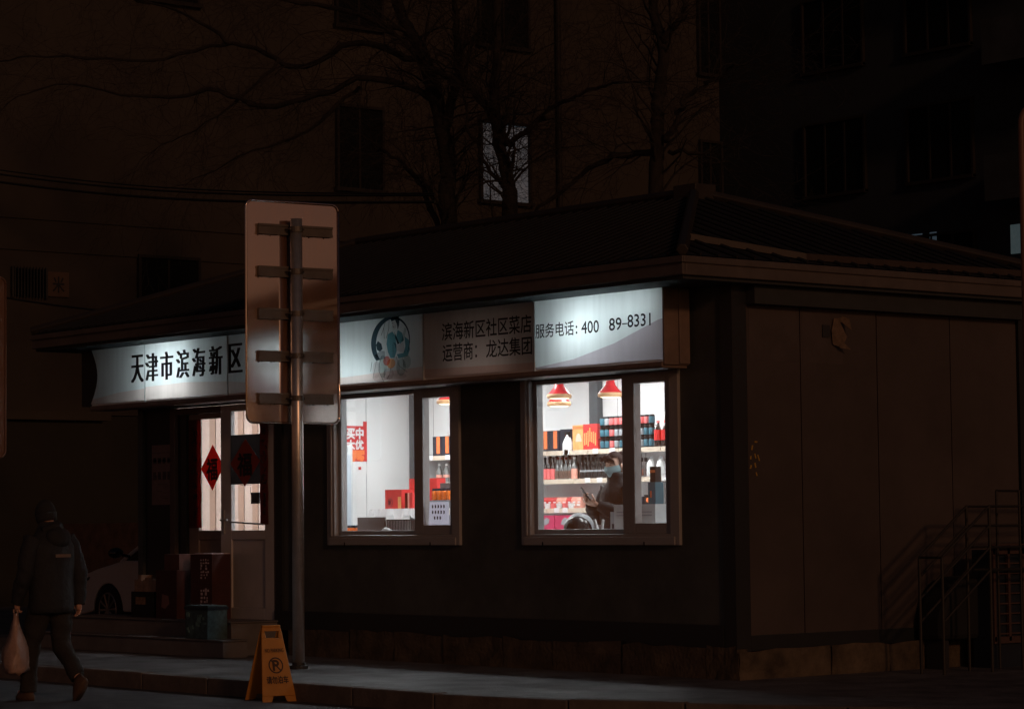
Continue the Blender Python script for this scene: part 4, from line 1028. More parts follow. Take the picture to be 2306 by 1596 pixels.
Mh = head(q, (0, -.03, 1.545), .235, R(14), R(12))
hand(q, (.07, -.27, 1.17), (-.5, -.6, .35), (-.5, .3, .6), 1, .7, .95)
hand(q, (-.03, -.28, 1.18), (.1, -.7, .45), (.5, .3, .5), -1, .7, .95)
bo = q.build('body', M_skin, wo, smooth=True)
jk = loft([(0, .02, .74, .22, .17), (0, .02, .86, .235, .18), (0, .02, .98, .215, .17), (0, .02, 1.02, .225, .175), (0, .02, 1.12, .235, .18), (0, .02, 1.16, .225, .175), (0, .02, 1.27, .23, .17), (0, .015, 1.34, .19, .135), (0, .005, 1.39, .115, .10), (0, -.005, 1.44, .10, .095), (0, -.01, 1.475, .098, .095)], 22, .02, 3)
jk.merge(limb([(.19, .02, 1.33), (.245, .0, 1.2), (.25, -.05, 1.06), (.17, -.17, 1.11), (.085, -.26, 1.165)], [.085, .085, .08, .068, .052], 14, .07, 4))
jk.merge(limb([(-.19, .02, 1.33), (-.245, .0, 1.2), (-.25, -.05, 1.06), (-.15, -.18, 1.12), (-.04, -.27, 1.175)], [.085, .085, .08, .068, .052], 14, .07, 5))
jk.build('jacket', M_puffer, wo, smooth=True)
tr = limb([(.09, .02, .85), (.095, .0, .46), (.09, .02, .09)], [.105, .08, .065], 12).merge(limb([(-.09, .02, .85), (-.095, .0, .46), (-.09, .02, .09)], [.105, .08, .065], 12))
tr.build('trousers', M_dark, wo, smooth=True)
hr = MB(); n, k = 30, 20; vs = []; keep = []
for i in range(k+1):
    th = math.pi*i/k
    for j in range(n):
        a = 2*math.pi*j/n; x, y, z = .087*math.sin(th)*math.cos(a), .109*math.sin(th)*math.sin(a), .127*math.cos(th)
        wv = 1+.03*math.sin(j*3.1+i)*math.sin(i*1.3); vs.append((x*wv, .008+y*wv, .004+z*wv))
def hairy(p): return (p[1] > .012 and p[2] > -.085) or p[2] > .062+.35*max(0, -p[1]-.05) or (p[1] > -.03 and p[2] > .0 and abs(p[0]) > .05)
fs = []
for i in range(k):
    for j in range(n):
        f = (i*n+j, i*n+(j+1) % n, (i+1)*n+(j+1) % n, (i+1)*n+j)
        if all(hairy(vs[q]) for q in f): fs.append(f)
hr.add(vs, fs); hr.merge(ellip(.048, .045, .045, 12, 8).xf(Matrix.Translation((.0, .115, .07))))
rn = random.Random(77)
for q in range(12): hr.merge(limb([(rn.uniform(-.06, .06), -.06, .105), (rn.uniform(-.075, .075), -.098, .075), (.082*(1 if q % 2 else -1)*rn.uniform(.85, 1), -.07, .04+rn.uniform(-.02, .02))], [.008, .008, .004], 6))
hr.xf(Mh).build('hair', M_hair, wo, smooth=True)
mk = MB(); n = 14; vs = []
for i in range(7):
    zz = .005-.105*i/6
    for j in range(n+1):
        a = math.pi*(j/n)+math.pi; rx = .082*(1-.3*(i/6)**2); ry = .106+(.014 if i in (1, 2, 3) else 0)-.02*(i/6)**2
        vs.append((rx*math.cos(a), ry*math.sin(a)*1.0-.006*math.cos((j/n-.5)*math.pi)**6, zz))
mk.add(vs, [(i*(n+1)+j, i*(n+1)+j+1, (i+1)*(n+1)+j+1, (i+1)*(n+1)+j) for i in range(6) for j in range(n)])
for s in (-1, 1): mk.tube([(s*.08, .0, -.01), (s*.088, .02, .01), (s*.086, .015, -.05)], .002, 4)
mk.xf(Mh).build('face_mask', M_mask, wo, smooth=True)
ey = MB()
for s in (-1, 1): ey.merge(ellip(.014, .006, .0045, 10, 6).xf(Matrix.Translation((s*.034, -.088, .022)))); ey.tube([(s*.018, -.093, .040), (s*.036, -.092, .046), (s*.055, -.083, .042)], .003, 5)
ey.xf(Mh).build('eyes', M_hair, wo, smooth=True)
wo.location = (-2.60, .98, FZ); wo.rotation_euler = (0, 0, R(-10))
ph = MB().box(-.036, .036, -.004, .004, -.075, .075)
ph = single([('case', ph, M_blackp, False), ('screen', MB().box(-.032, .032, -.006, -.0045, -.07, .07), M_navy, False), ('camera_bump', MB().box(-.03, .0, .0045, .007, .035, .068), M_ltgrey, False)], 'phone', 'dark smartphone held up in the hands of the masked woman', 'phone', (0, 0, 0))
pm = wo.matrix_basis @ Matrix.Translation((.01, -.365, 1.275)) @ Matrix.Rotation(R(180-20), 4, 'Z') @ Matrix.Rotation(R(-35), 4, 'X')
ph.matrix_basis = pm

# --- man walking along the kerb with a bag
ma = thing('person', 'man in dark hooded jacket and cap walking away along the road with a bag', 'person')
q = chain([[((0, .03, .92), .14), ((0, .03, 1.1), .14), ((0, .01, 1.26), .12), ((0, .0, 1.40), .07), ((0, -.03, 1.5), .055)],
           [((0, .03, .92), .14), ((.1, .0, .84), .09), ((.1, -.16, .48), .062), ((.1, -.22, .10), .045), ((.1, -.37, .045), .036)],
           [((0, .03, .92), .14), ((-.1, .03, .84), .09), ((-.1, .06, .48), .062), ((-.1, .33, .20), .045), ((-.1, .28, .07), .036)],
           [((0, .0, 1.40), .07), ((.18, .01, 1.35), .05), ((.285, -.02, 1.12), .045), ((.28, -.16, .88), .033)],
           [((0, .0, 1.40), .07), ((-.18, .01, 1.35), .05), ((-.285, .10, 1.12), .045), ((-.28, .12, .86), .033)]], 2)
Mm = head(q, (0, -.07, 1.60), .24, R(8), R(10))
hand(q, (.28, -.16, .88), (.02, -.15, -1), (-1, 0, .1), 1, 1.1)
hand(q, (-.28, .12, .86), (-.02, .05, -1), (1, -.2, .1), -1, .6)
q.build('body', M_skin, ma, smooth=True)
jk = loft([(0, .03, .76, .245, .19), (0, .03, .80, .25, .195), (0, .03, .93, .25, .19), (0, .02, 1.05, .255, .19), (0, .02, 1.2, .265, .19), (0, .015, 1.33, .265, .18), (0, .01, 1.41, .215, .15), (0, -.01, 1.46, .14, .12), (0, -.03, 1.51, .105, .10)], 24, .025, 7)
jk.merge(limb([(.21, .0, 1.39), (.275, .0, 1.26), (.30, -.02, 1.1), (.295, -.10, .98), (.285, -.17, .85)], [.10, .095, .085, .075, .06], 14, .06, 8))
jk.merge(limb([(-.21, .0, 1.39), (-.275, .04, 1.26), (-.30, .10, 1.1), (-.295, .11, .97), (-.285, .12, .82)], [.10, .095, .085, .075, .06], 14, .06, 9))
jk.build('jacket', M_fabric, ma, smooth=True)
hd = ellip(.15, .10, .10, 16, 8).xf(Matrix.Translation((0, .13, 1.40)) @ Matrix.Rotation(R(-25), 4, 'X'))
hd.merge(limb([(-.12, .03, 1.47), (0, .12, 1.50), (.12, .03, 1.47)], [.03, .05, .03], 10)); hd.build('hood', M_fabric, ma, smooth=True)
loft([(0, -.03, 1.45, .10, .10), (0, -.04, 1.50, .088, .092), (0, -.05, 1.545, .082, .09)], 20, .02, 17).build('scarf', M_cap, ma, smooth=True)
MB().box(-.10, .10, .205, .212, 1.235, 1.262).build('reflective_patch', mat('tan_patch', (.16, .10, .06), .6), ma)
tr = limb([(.1, .0, .86), (.105, -.09, .66), (.105, -.16, .48), (.1, -.2, .28), (.1, -.21, .08)], [.125, .115, .095, .085, .085], 14, .05, 2)
tr.merge(limb([(-.1, .03, .86), (-.105, .05, .66), (-.105, .06, .48), (-.1, .2, .34), (-.1, .31, .21)], [.125, .115, .095, .085, .08], 14, .06, 3)); tr.build('trousers', M_trous, ma, smooth=True)
s_ = loft([(.1, -.26, .0, .05, .13), (.1, -.26, .03, .054, .14), (.1, -.25, .07, .046, .11), (.1, -.22, .11, .045, .06)], 16); s_.build('shoe', M_shoe, ma, smooth=True)
s2 = loft([(0, -.05, -.1, .05, .13), (0, -.05, -.07, .054, .14), (0, -.04, -.03, .046, .11), (0, 0, .02, .045, .06)], 16).xf(Matrix.Translation((-.1, .33, .18)) @ Matrix.Rotation(R(48), 4, 'X')); s2.build('shoe', M_shoe, ma, smooth=True)
cp = ellip(.094, .118, .125, 20, 12, cut=-.05); cp.xf(Matrix.Translation((0, .004, .012))); cp.merge(loft([(0, .016, -.06, .090, .108), (0, .012, -.035, .094, .114), (0, .01, .01, .097, .12)], 20)); cp.xf(Mm).build('cap', M_cap, ma, smooth=True)
ma.scale = (.90, .80, 1); ma.location = (-4.12, -4.27, 0); ma.rotation_euler = (0, 0, R(-90+14))
bg_ = thing('carrier_bag', 'translucent pinkish carrier bag of shopping hanging from the hand of the walking man', 'bag')
rings = [(-.03, 0, .0, .10, .05), (-.02, 0, .015, .16, .08), (-.01, 0, .06, .165, .085), (.0, 0, .12, .15, .085), (.01, 0, .18, .125, .075), (.01, 0, .24, .10, .06), (.02, 0, .30, .072, .04), (.02, 0, .36, .045, .026), (.02, 0, .42, .024, .018), (.02, 0, .47, .016, .013)]
loft(rings, 24, .13, 21).build('sack', M_bag, bg_, smooth=True); MB().tube([(.02, -.01, .45), (.02, -.012, .5), (.02, .012, .5), (.02, .01, .45)], .006, 6).build('handle', M_bag, bg_)
hp = ma.matrix_basis @ Vector((.28, -.18, .80)); bg_.scale = (1.7, 1.4, 1.08)
bg_.location = (hp.x-.01, hp.y, hp.z-.53); bg_.rotation_euler = (0, R(10), R(-30))

# ================================================================== goods by the door
def print_rows(w, h, y, seed, bold=.01):
    q = MB(); rn = random.Random(seed)
    for k in range(7):
        z = h*.16+h*.72*k/7; n_ = rn.randint(2, 4)
        for j in range(n_):
            a = -w*.28+w*.5*j/n_+rn.uniform(0, .01); q.box(a, a+rn.uniform(.012, .035), y-.001, y+.001, z, z+h*rn.uniform(.04, .09))
    return q
for k, (z, h, lb) in enumerate(((.497, .38, 'dark red carton with white print at the foot of the stack by the door'), (.878, .31, 'dark red carton with white print and open pale top flap on top of the stack'))):
    parts = [('carton', carton(.40, .24, h), M_dkred2, False), ('print', print_rows(.34, h, -.123, k+3).xf(Matrix.Translation((.08, 0, 0))), M_mark, False)]
    if k: parts.append(('tape', MB().box(-.12, .2, -.121, .115, h+.001, h+.012), M_mark, False))
    single(parts, 'drinks_carton', lb, 'carton', (-7.80, -.24, z), 'red drinks cartons by the door', R(2))
single([('carton', carton(.42, .36, .52), M_dkred2, False), ('print', MB().prism([(-.1, -.183, .12), (-.02, -.183, .10), (.06, -.183, .16), (.04, -.183, .24), (-.08, -.183, .26)], (0, .002, 0)), mat('faded_print', (.2, .1, .09), .8), False)], 'drinks_carton', 'faded red carton with a pale patch beside the door stack', 'carton', (-8.40, -.24, .497))
single([('carton', carton(.30, .30, .17), M_cartb, False)], 'drinks_carton', 'flat brown carton lying on the faded red carton', 'carton', (-8.40, -.2, 1.017))
single([('crate', MB().box(-.24, .24, -.15, .15, 0, .03).box(-.24, .24, -.15, -.13, .03, .28).box(-.24, .24, .13, .15, .03, .28).box(-.24, -.22, -.13, .13, .03, .28).box(.22, .24, -.13, .13, .03, .28), M_blackp, False), ('label_patch', MB().box(-.14, .06, -.155, -.1515, .14, .22), mat('crate_label', (.2, .12, .07), .8, var=.4, scale=20), False)], 'black_crate', 'black plastic crate with a brown label on the landing', 'crate', (-8.92, -.25, .497))
q = MB(); rn = random.Random(31)
for k in range(6): q.box(-.22+k*.075, -.15+k*.075, -.12, .12, 0, .20+rn.uniform(-.03, .12)*(k in (1, 2))+rn.uniform(0, .04))
single([('packs', q, M_pack, False)], 'pack_bundle', 'pale bundle of upright packs standing in the black crate', 'packs', (-8.92, -.25, .70))
q = MB(); rn = random.Random(33)
for k in range(14): a_ = -.2+rn.random()*.36; z_ = .03+rn.random()*.22; q.box(a_, a_+.02+rn.random()*.05, -.1230-k*.0004, -.1205, z_, z_+.015+rn.random()*.05)
single([('carton', carton(.42, .24, .345), M_teal2, False), ('lid', carton(.45, .26, .03).xf(Matrix.Translation((0, 0, .30))), M_navy, False), ('print', q, mat('teal_print', (.10, .19, .19), .8, var=.5, scale=20), False)], 'drinks_carton', 'dark teal printed carton standing on the lower step', 'carton', (-7.08, -.76, .328))

# ================================================================== CAR
car = thing('parked_car', 'white parked car half hidden beyond the shop doorway, front wheel showing', 'car')
yn, yf = 0, 1.75; LW, LR = 0, 2.62    # local: nose towards -X, front wheel at x=0
prof = [(-.86, .30), (-.90, .45), (-.86, .62), (-.72, .74), (-.3, .84), (.35, .95), (3.2, .99), (3.62, .86), (3.66, .5), (3.55, .28)]
def arch(cx_, r0, n=10): return [(cx_+r0*math.cos(math.pi*i/n), .30+r0*math.sin(math.pi*i/n)) for i in range(n+1)]
low = [(3.55, .22)]+arch(LR, .36)+arch(LW, .36)+[(-.80, .22)]
outl = prof+low
q = MB(); N = len(outl)
lay = [(.0, 1.0, .06), (.04, 1, .0), (.10, .98, 0), (1.65, .98, 0), (1.71, 1, 0), (1.75, 1.0, .06)]
vs = []
for yy, sc, ins in lay:
    for (x, z) in outl: vs.append((x*(1-ins*.3)+ins*.4, yy, z if ins == 0 else z*.97+.015))
fs = [(i*N+j, i*N+(j+1) % N, (i+1)*N+(j+1) % N, (i+1)*N+j) for i in range(len(lay)-1) for j in range(N)]+[tuple(range(N))[::-1], tuple(range((len(lay)-1)*N, len(lay)*N))]
q.add(vs, fs); cb = q.build('body', M_carp, car, bevel=.03)
cab = [(.22, .93), (1.05, 1.38), (1.7, 1.44), (2.3, 1.38), (3.1, .98)]
q = MB().prism([(x, .09, z) for x, z in cab], (0, 1.57, 0)); v = []
q.v = [(x, y+(.14 if y < .5 else -.14)*max(0, (z-.95)/.5), z) for x, y, z in q.v]; q.build('windows', M_carg, car, bevel=.03)
q = MB().prism([(1.0, .26, 1.37), (1.7, .26, 1.455), (2.35, .26, 1.39), (1.7, .26, 1.40)], (0, 1.23, 0)); q.build('roof', M_carp, car, bevel=.02)
q = MB()
for p in ((.22, .93, 1.05, 1.38), (1.62, .97, 1.62, 1.42)): q.tube([(p[0], .085, p[1]), (p[2], .21, p[3])], .028, 6)
q.build('pillar', M_carp, car)
MB().prism([(-.80, -.004, .60), (-.45, -.004, .70), (-.42, -.004, .74), (-.74, -.004, .70)], (0, .05, 0)).build('headlight', mat('headlight_glass', (.05, .05, .05), .1, var=0, coat=.5), car)
q = MB().tube([(.52, .02, 1.0), (.52, -.12, 1.03)], .02, 6).merge(ellip(.09, .1, .07, 12, 8).xf(Matrix.Translation((.5, -.17, 1.05)))); q.build('wing_mirror', M_carg, car, smooth=True)
for wx in (LW, LR):
    w_ = thing('wheel', None, None); w_.parent = car
    MB().lathe([(.22, -.02), (.30, -.03), (.325, .0), (.325, .14), (.30, .18), (.2, .18)], (wx, .03, .325), 28, ax='y').build('tyre', M_tyre, w_, smooth=True)
    rr_ = MB()
    for k in range(10):
        a = 2*math.pi*k/10; rr_.tube([(wx+.03*math.cos(a), .025, .325+.03*math.sin(a)), (wx+.205*math.cos(a+.06), .012, .325+.205*math.sin(a+.06))], [.022, .018], 5)
    ring_ = [(wx+.21*math.cos(2*math.pi*k/28), .012, .325+.21*math.sin(2*math.pi*k/28)) for k in range(29)]; rr_.tube(ring_, .012, 6); rr_.lathe([(.04, -.0), (.045, .03)], (wx, .005, .325), 12, ax='y')
    rr_.build('rim', M_rim, w_); MB().lathe([(.20, 0), (.20, .1)], (wx, .06, .325), 20, ax='y').build('brake_disc', M_dark, w_)
for y0 in (yf-.2,):
    for wx in (LW, LR): MB().lathe([(.22, 0), (.325, .02), (.325, .16), (.22, .17)], (wx, y0, .325), 20, ax='y').build('tyre', M_tyre, car)
car.location = (-13.30, 1.75, .11)

# ================================================================== SURROUNDINGS
# apartment block beyond (side face lit by the street lamp)
ap = thing('apartment_building', 'tall brown rendered apartment building behind the trees with one lit window', 'building')
FXX = -28
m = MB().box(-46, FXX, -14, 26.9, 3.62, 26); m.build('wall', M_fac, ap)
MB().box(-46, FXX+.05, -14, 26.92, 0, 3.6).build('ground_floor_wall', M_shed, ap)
def fwin(y0, y1, z0, z1, m_=None, n=2):
    q = MB().box(FXX+.01, FXX+.10, y0-.06, y0, z0-.06, z1+.06).box(FXX+.01, FXX+.10, y1, y1+.06, z0-.06, z1+.06).box(FXX+.01, FXX+.10, y0, y1, z1, z1+.06).box(FXX+.01, FXX+.14, y0-.1, y1+.1, z0-.08, z0-.001)
    for k in range(1, n): yy = y0+(y1-y0)*k/n; q.box(FXX+.012, FXX+.05, yy-.025, yy+.025, z0, z1)
    f = q.build('window', M_trim, ap); MB().box(FXX+.008, FXX+.025, y0, y1, z0, z1).build('pane', m_ or M_win, f)
for fl in range(-1, 4):
    dz = fl*3.4
    for (a, b) in ((19.74, 21.05), (15.95, 17.05), (26.25, 26.85), (11.2, 12.5), (3.5, 4.8)):
        if 8.42+dz < 4: continue
        if a == 11.2 and fl == 0: continue
        fwin(a, b, 8.42+dz, (10.1 if a != 26.25 else 10.2)+dz, M_lit if (fl == 0 and a == 19.74) else None)
m = MB()
for z in (6.7, 7.3): m.box(FXX+.001, FXX+.04, -14, 26.9, z, z+.06)
m.build('string_course', M_fac, ap)
q = MB().box(FXX+.02, FXX+.06, 8.42, 9.08, 5.84, 6.35)
f = MB()
for k in range(11): f.box(FXX+.1, FXX+.13, 8.42+k*.066, 8.44+k*.066, 5.8, 6.38)
f.box(FXX+.06, FXX+.1, 8.38, 8.42, 5.8, 6.38).box(FXX+.06, FXX+.1, 9.1, 9.14, 5.8, 6.38)
wg = f.build('barred_window', M_dark, ap); q.build('pane', M_win, wg)
m = MB()
for z0 in (0, 3.62): pass
rebase(ap, (-36, 6, 0))
plq = thing('wall_plaque', 'brown square board with a dark character on the apartment wall beside the barred window', 'sign')
MB().box(-27.99, -27.95, 9.16, 9.62, 5.85, 6.32).build('board', mat('plaque_board', (.095, .06, .045), .8), plq)
xface(text_mb('米', .25, .3, bold=.02), -27.945, 9.39, 6.08).build('lettering', M_ink, plq, fix=False); rebase(plq, (-27.97, 9.39, 5.85))
pp = MB().tube([(-27.9, 21.9, 3.6), (-27.9, 21.9, 20)], .06, 8).build('drainpipe', M_trim); tag(pp, 'thin dark drainpipe down the apartment wall beside the lit window', 'pipe'); rebase(pp, (-27.9, 21.9, 3.6))

b2 = thing('apartment_building', 'unlit dark apartment building with balconies behind the shop roof', 'building')
YB = 30
MB().box(-34, 14, YB, YB+12, 0, 28).build('wall', M_facd, b2)
def bwin(x0, x1, z0, z1, m_=None, n=3):
    q = MB().box(x0-.06, x0, YB-.1, YB-.01, z0-.06, z1+.06).box(x1, x1+.06, YB-.1, YB-.01, z0-.06, z1+.06).box(x0, x1, YB-.1, YB-.01, z1, z1+.06).box(x0-.06, x1+.06, YB-.14, YB-.01, z0-.08, z0-.001)
    for k in range(1, n): xx = x0+(x1-x0)*k/n; q.box(xx-.025, xx+.025, YB-.06, YB-.012, z0, z1)
    f = q.build('window', M_trim, b2); MB().box(x0, x1, YB-.03, YB-.008, z0, z1).build('pane', m_ or M_win, f)
for fl in range(-1, 4):
    dz = fl*3.0
    for a in (-28.2, -24.9, -11.5):
        bwin(a, a+1.9, 9.2+dz, 10.9+dz)
    # stacked balconies
    q = MB().box(-21.6, -17.2, YB-1.3, YB-.001, 8.35+dz, 8.5+dz).box(-21.6, -17.2, YB-1.3, YB-1.2, 8.5+dz, 9.35+dz).box(-21.6, -21.5, YB-1.2, YB-.001, 8.5+dz, 9.35+dz).box(-17.3, -17.2, YB-1.2, YB-.001, 8.5+dz, 9.35+dz)
    q.build('balcony', mat('balcony_panel', (.028, .038, .05), .9, var=.3, scale=2), b2)
for (x0, x1, z0, z1, m_) in ((-25.15, -24.55, 7.4, 8.0, M_lit), (-24.32, -24.12, 7.4, 8.0, M_lit), (-21.95, -21.65, 7.3, 7.95, M_lit2)):
    MB().box(x0, x1, YB-.045, YB-.031, z0, z1).build('lit_curtain', m_, b2)
rebase(b2, (-10, 36, 0))

gw = MB().box(-24, -12.5, 7.0, 7.3, .1, 1.55); o = gw.build('garden_wall', M_brick); tag(o, 'low reddish garden wall behind the parked car', 'wall'); rebase(o, (-18, 7.15, .14))
an = thing('annex_building', 'low dark flat-roofed annex against the foot of the apartment building', 'building')
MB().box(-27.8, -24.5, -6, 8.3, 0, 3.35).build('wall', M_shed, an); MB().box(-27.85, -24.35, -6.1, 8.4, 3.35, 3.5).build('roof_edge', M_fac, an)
MB().box(-24.49, -24.44, 4.0, 5.1, .1, 2.5).build('door', M_dark, an); rebase(an, (-26, 1, 0))

# bare winter trees
def spline(P, n=5):
    P = [Vector(p) for p in P]; out = []
    for i in range(len(P)-1):
        a = P[max(i-1, 0)]; b = P[i]; c = P[i+1]; d = P[min(i+2, len(P)-1)]
        for s in range(n): t = s/n; out.append(.5*((2*b)+(c-a)*t+(2*a-5*b+4*c-d)*t*t+(3*b-a-3*c+d)*t**3))
    out.append(P[-1]); return out
def twig(mb, p, d, L, r, dep, rn, droop):
    pts = [p]; rs = [r]; n = 6; d = d.normalized()
    for i in range(n):
        d = (d+Vector((rn.uniform(-.38, .38), rn.uniform(-.38, .38), rn.uniform(-.3, .36)-droop))).normalized(); pts.append(pts[-1]+d*L/n); rs.append(max(.0022, r*(1-.85*(i+1)/n)))
        if dep > 0 and i >= 1 and rn.random() < .85:
            e = (d+Vector((rn.uniform(-1.1, 1.1), rn.uniform(-1.1, 1.1), rn.uniform(-.7, 1.0)-droop))).normalized(); twig(mb, pts[-1], e, L*rn.uniform(.35, .75), rs[-1]*.62, dep-1, rn, droop)
    mb.tube(pts, rs, 3 if r < .012 else 5)
def wobble(P, rn, a):
    s = spline(P, 6); o = Vector((0, 0, 0)); out = []
    for i, p in enumerate(s):
        o = o*.75+Vector((rn.uniform(-a, a), rn.uniform(-a, a), rn.uniform(-a, a))); out.append(p+(o if 0 < i else o*0))
    return out
def bare_tree(label, trunks, limbs, seed, density=1.0, droop=.05):
    t = thing('bare_tree', label, 'tree', 'bare trees behind the shop'); rn = random.Random(seed); paths = []
    for P, r0, r1 in trunks:
        s = wobble(P, rn, .025); rs = [.82*(r0+(r1-r0)*i/(len(s)-1))*(1+rn.uniform(-.09, .09)) for i in range(len(s))]
        MB().tube(s, rs, 10).build('trunk', M_bark, t, smooth=True); paths.append((s, rs))
    for P, r0, r1 in limbs:
        s = wobble(P, rn, .05); rs = [max(.007, .75*r0*(1-i/(len(s)-1))**.8+r1*.3)*(1+rn.uniform(-.1, .1)) for i in range(len(s))]
        MB().tube(s, rs, 7).build('limb', M_bark, t, smooth=True); paths.append((s, rs))
    tw = MB()
    for s, rs in paths:
        for i in range(2, len(s)):
            if s[i].z < 5.2: continue
            k = int(density)+(1 if rn.random() < density % 1 else 0)
            for _ in range(k):
                d = (s[i]-s[i-1]).normalized()*.8+Vector((rn.uniform(-1, 1), rn.uniform(-1, 1), rn.uniform(-.5, 1)))
                twig(tw, s[i], d, rn.uniform(.5, 1.7), max(.006, min(.022, .22*rs[i])), 2, rn, droop)
    tw.build('twigs', M_bark, t)
    return rebase(t, trunks[0][0][0])
TB = 9
def q3(L, y=TB, dy=0): return [(x, y+dy*i/(len(L)-1), z) for i, (x, z) in enumerate(L)]
bare_tree('tall bare tree with a thick leaning trunk and long limbs over the street sign',
    [(q3([(-15.3, .14), (-15.4, 3), (-15.44, 5.98), (-15.47, 6.99), (-15.58, 7.75), (-16.05, 8.83), (-16.55, 9.41), (-17.0, 10.2)]), .20, .09), (q3([(-15.52, 7.4), (-15.25, 8.09), (-15.12, 8.44), (-15.19, 9.08), (-15.23, 10)]), .10, .05)],
    [(q3([(-15.5, 5.6), (-16.1, 6.6), (-16.96, 7.2), (-17.3, 7.45)], 9), .06, .03), (q3([(-15.5, 6.12), (-16.04, 6.72), (-16.54, 7.11)], 9), .05, .02),
     ([(-15.75, 9, 8.0), (-16.7, 8.3, 8.3), (-18.2, 7.8, 8.1), (-19.3, 7.2, 8.45), (-20.2, 6.6, 8.4), (-21.5, 5.6, 8.6), (-22.2, 5.0, 8.2)], .07, .015),
     ([(-16.0, 9, 8.7), (-17.0, 8.6, 8.9), (-18.3, 8.2, 8.8), (-19.6, 7.8, 9.3), (-20.8, 7.0, 9.15), (-22.5, 5.8, 9.3), (-23.4, 5.2, 9.1)], .07, .015),
     ([(-19.6, 7.8, 9.3), (-20.6, 7.5, 9.9), (-22, 7, 10.4)], .04, .015), ([(-16.3, 9, 9.1), (-17.5, 8.4, 9.7), (-19, 7.6, 10.1), (-20.5, 7.4, 10.9)], .06, .015),
     ([(-17.0, 8.5, 8.3), (-17.9, 7.9, 7.6), (-18.8, 7.4, 7.3), (-19.8, 7.0, 6.9)], .04, .012), ([(-18.5, 8.0, 8.9), (-19.2, 7.3, 8.0), (-20.3, 6.8, 7.5)], .035, .012)], 11, 1.7, .10)
bare_tree('forked bare tree standing in front of the lit apartment window',
    [(q3([(-13.9, .14), (-13.9, 3), (-13.91, 6.08), (-13.97, 6.5), (-14.08, 7.0), (-14.21, 7.46), (-14.28, 8.08), (-14.21, 8.68), (-14.2, 10)]), .165, .07)],
    [(q3([(-14.31, 7.62), (-15.01, 8.18), (-15.89, 8.8), (-16.63, 9.43)], 9, -.6), .07, .03), (q3([(-14.01, 7.11), (-13.63, 7.31), (-13.17, 7.57), (-12.55, 7.75), (-11.83, 7.77), (-10.97, 7.67)], 9, .5), .055, .02),
     (q3([(-14.0, 6.4), (-14.4, 6.75), (-14.59, 7.26), (-14.77, 8.15), (-14.84, 8.53), (-14.6, 8.9)], 9, -.3), .04, .012), (q3([(-13.95, 6.55), (-13.75, 6.9), (-13.66, 7.4), (-13.4, 8.3)], 9, -.3), .045, .012)], 12, 1.2)
bare_tree('bare tree with crossing limbs behind the roof ridge',
    [(q3([(-10.8, .14), (-10.8, 3), (-10.79, 5.94), (-10.63, 6.67), (-10.68, 7.36), (-10.53, 8.02), (-10.65, 8.5), (-10.9, 9.3)]), .155, .07)],
    [(q3([(-10.53, 6.73), (-10.32, 7.13), (-10.05, 7.41), (-9.66, 7.61), (-9.2, 7.7)], 9, .3), .055, .02), (q3([(-10.53, 8.07), (-10.32, 8.38), (-10.19, 8.65), (-10.0, 9.3)]), .07, .03),
     (q3([(-10.73, 6.64), (-11.51, 6.61), (-12.39, 6.34), (-13.13, 6.01), (-13.6, 5.6)], 9, -.4), .055, .03), (q3([(-10.46, 6.58), (-10.0, 6.51), (-9.53, 6.32)], 9, .2), .04, .015)], 13, 1.4)
bare_tree('thin bare tree at the picture edge over the annex roof',
    [([(-22, 1.0, .14), (-22, 1.0, 4), (-22.1, 1.2, 8), (-22.3, 1.5, 12)], .12, .04)],
    [([(-22, 1.0, 6), (-21.5, 2.5, 8), (-21, 3.5, 9.2)], .045, .012), ([(-22.1, 1.1, 7), (-21.6, 2.2, 9.3), (-21.2, 3.4, 10.3)], .045, .012), ([(-22.1, 1.2, 8), (-21.8, 3, 9.8), (-21.5, 4.5, 10.4)], .04, .01)], 14, 1.2, -.05)
# hedge bush behind the car
bt = thing('dry_hedge', 'dry leafless hedge bush behind the parked car', 'bush'); q = MB(); rn = random.Random(44)
for k in range(70):
    p = Vector((-17.5+rn.random()*4.5, 5.6+rn.random()*.8, .14)); twig(q, p, Vector((rn.uniform(-.4, .4), rn.uniform(-.3, .3), 1)), rn.uniform(.8, 1.5), .012, 2, rn, .0)
q.build('twigs', M_bush, bt); rebase(bt, (-15.2, 6, .14))
# overhead cables
for k, (z0, z1, lb) in enumerate(((7.02, 5.32, 'uppermost of the overhead cables sagging past the street sign'), (6.95, 5.30, 'middle overhead cable sagging past the street sign'), (6.83, 5.22, 'lowest and thickest of the overhead cables sagging past the street sign'))):
    q = MB().tube([(-20+12*i/12, 3, z0+(z1-z0)*i/12*1.0-.15*math.sin(math.pi*i/12)) for i in range(13)], .010+.004*k, 5)
    o = q.build('overhead_cable', M_ink); tag(o, lb, 'cable', 'overhead cables'); rebase(o, (-14, 3, 6))
q = MB().tube([(-20+8*i/8, 2.0, 5.30-1.2*i/8-.1*math.sin(math.pi*i/8)) for i in range(9)], .014, 5); o = q.build('overhead_cable', M_ink); tag(o, 'dark cable running down behind the shop eave by the barred window', 'cable'); rebase(o, (-16, 2, 4.7))

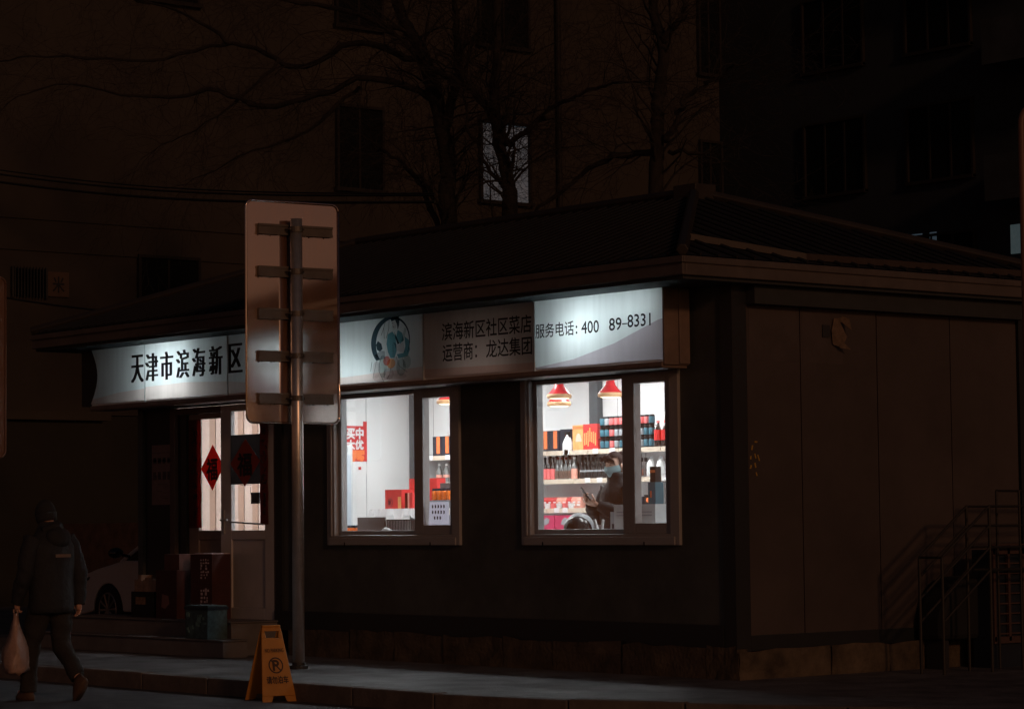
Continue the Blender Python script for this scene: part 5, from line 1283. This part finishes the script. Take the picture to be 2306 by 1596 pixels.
# ramp railing, covered air-conditioner, rack and odd bits by the side wall
rl = thing('ramp_railing', 'dark steel stair railing with sloping rails by the side wall', 'railing')
for xx in (.62, .88):
    p1, p2 = Vector((xx, 1.62, 0)), Vector((xx, 2.25, 0))
    for dz in (0, -.17, -.36, -.56): MB().tube([(xx, 1.62, 1.15+dz), (xx, 2.25, 1.59+dz)], .012, 6).tube([(xx, 2.25, 1.59+dz), (xx, 3.6, 1.585+dz)], .012, 6).build('rail', M_rail, rl)
    MB().tube([(xx, 1.62, .143), (xx, 1.62, 1.15)], .014, 8).build('post', M_rail, rl); MB().tube([(xx, 2.25, .143), (xx, 2.25, 1.59)], .014, 8).build('post', M_rail, rl); MB().tube([(xx, 2.66, .143), (xx, 2.66, 1.73)], .012, 8).build('post', M_rail, rl)
MB().tube([(.62, 2.66, 1.73), (.62, 3.6, 1.72)], .012, 6).build('rail', M_rail, rl); MB().tube([(.62, 1.62, 1.15), (.88, 1.62, 1.15)], .012, 6).build('rail', M_rail, rl)
rebase(rl, (.8, 2.4, .143))
ac = thing('covered_unit', 'round-shouldered unit under a black cover beside the side wall railing', 'covered unit')
q = MB(); pr = [(2.18, .40), (2.19, .6), (2.25, .76), (2.36, .90), (2.47, .96), (2.82, .97), (2.90, .92), (2.93, .8), (2.93, .40)]
q.prism([(.06, y, z) for y, z in pr], (.30, 0, 0)); q.build('cover', M_cover, ac, bevel=.05)
each(MB().box(.12, .34, 2.25, 2.3, .143, .40).box(.12, .34, 2.8, 2.85, .143, .40), 'leg', M_dark, ac); rebase(ac, (.21, 2.55, .143))
rk = thing('wire_rack', 'rusty upright wire rack of thin bars at the far end of the side wall', 'rack'); q = MB()
for yy in (2.72, 2.92, 3.12): q.box(.50, .53, yy-.015, yy+.015, .38, 1.24)
q.build('upright', M_rack, rk); q = MB()
for k in range(9): q.box(.505, .525, 2.72, 3.12, .44+k*.09, .452+k*.09)
q.box(.50, .53, 2.7, 3.14, 1.16, 1.25).box(.50, .53, 2.7, 3.14, .36, .42); q.build('bars', M_rack, rk); MB().box(.30, .49, 2.68, 3.14, .143, 1.2).build('dark_box', M_navy, rk); rebase(rk, (.5, 2.9, .143))
tp = thing('torn_paper', 'torn curled paper scrap hanging high on the side wall', 'paper'); q = MB(); 
q.prism([(.012, 1.22, 3.03), (.05, 1.30, 3.00), (.07, 1.34, 3.10), (.04, 1.29, 3.22), (.06, 1.33, 3.27), (.012, 1.24, 3.26), (.02, 1.20, 3.15)], (.006, 0, 0)).prism([(.03, 1.30, 3.24), (.09, 1.38, 3.16), (.08, 1.36, 3.26), (.04, 1.32, 3.28)], (.005, .003, 0)).prism([(.03, 1.26, 3.10), (.10, 1.36, 2.98), (.05, 1.27, 3.0)], (.005, .002, 0))
q.build('sheet', mat('old_paper', (.13, .09, .065), .9, var=.4, scale=20), tp); MB().box(.003, .012, 1.10, 1.19, 3.09, 3.20).build('tape_patch', M_dark, tp); rebase(tp, (.02, 1.27, 3.0))
q = MB(); 
for (y, z, a, b) in ((.245, 2.16, .03, .0), (.22, 2.13, -.01, -.04), (.20, 2.04, -.005, -.03), (.245, 2.06, .012, -.04), (.28, 2.05, .02, -.05), (.20, 1.96, -.01, -.03), (.245, 1.98, .01, -.04), (.258, 1.90, .01, -.03)):
    q.tube([(.003, y, z), (.003, y+a, z+b)], .007, 5)
o = q.build('paint_marks', M_paintY); tag(o, 'few yellow paint flecks on the side wall near the corner column', 'paint marks'); rebase(o, (.003, .24, 2.0))
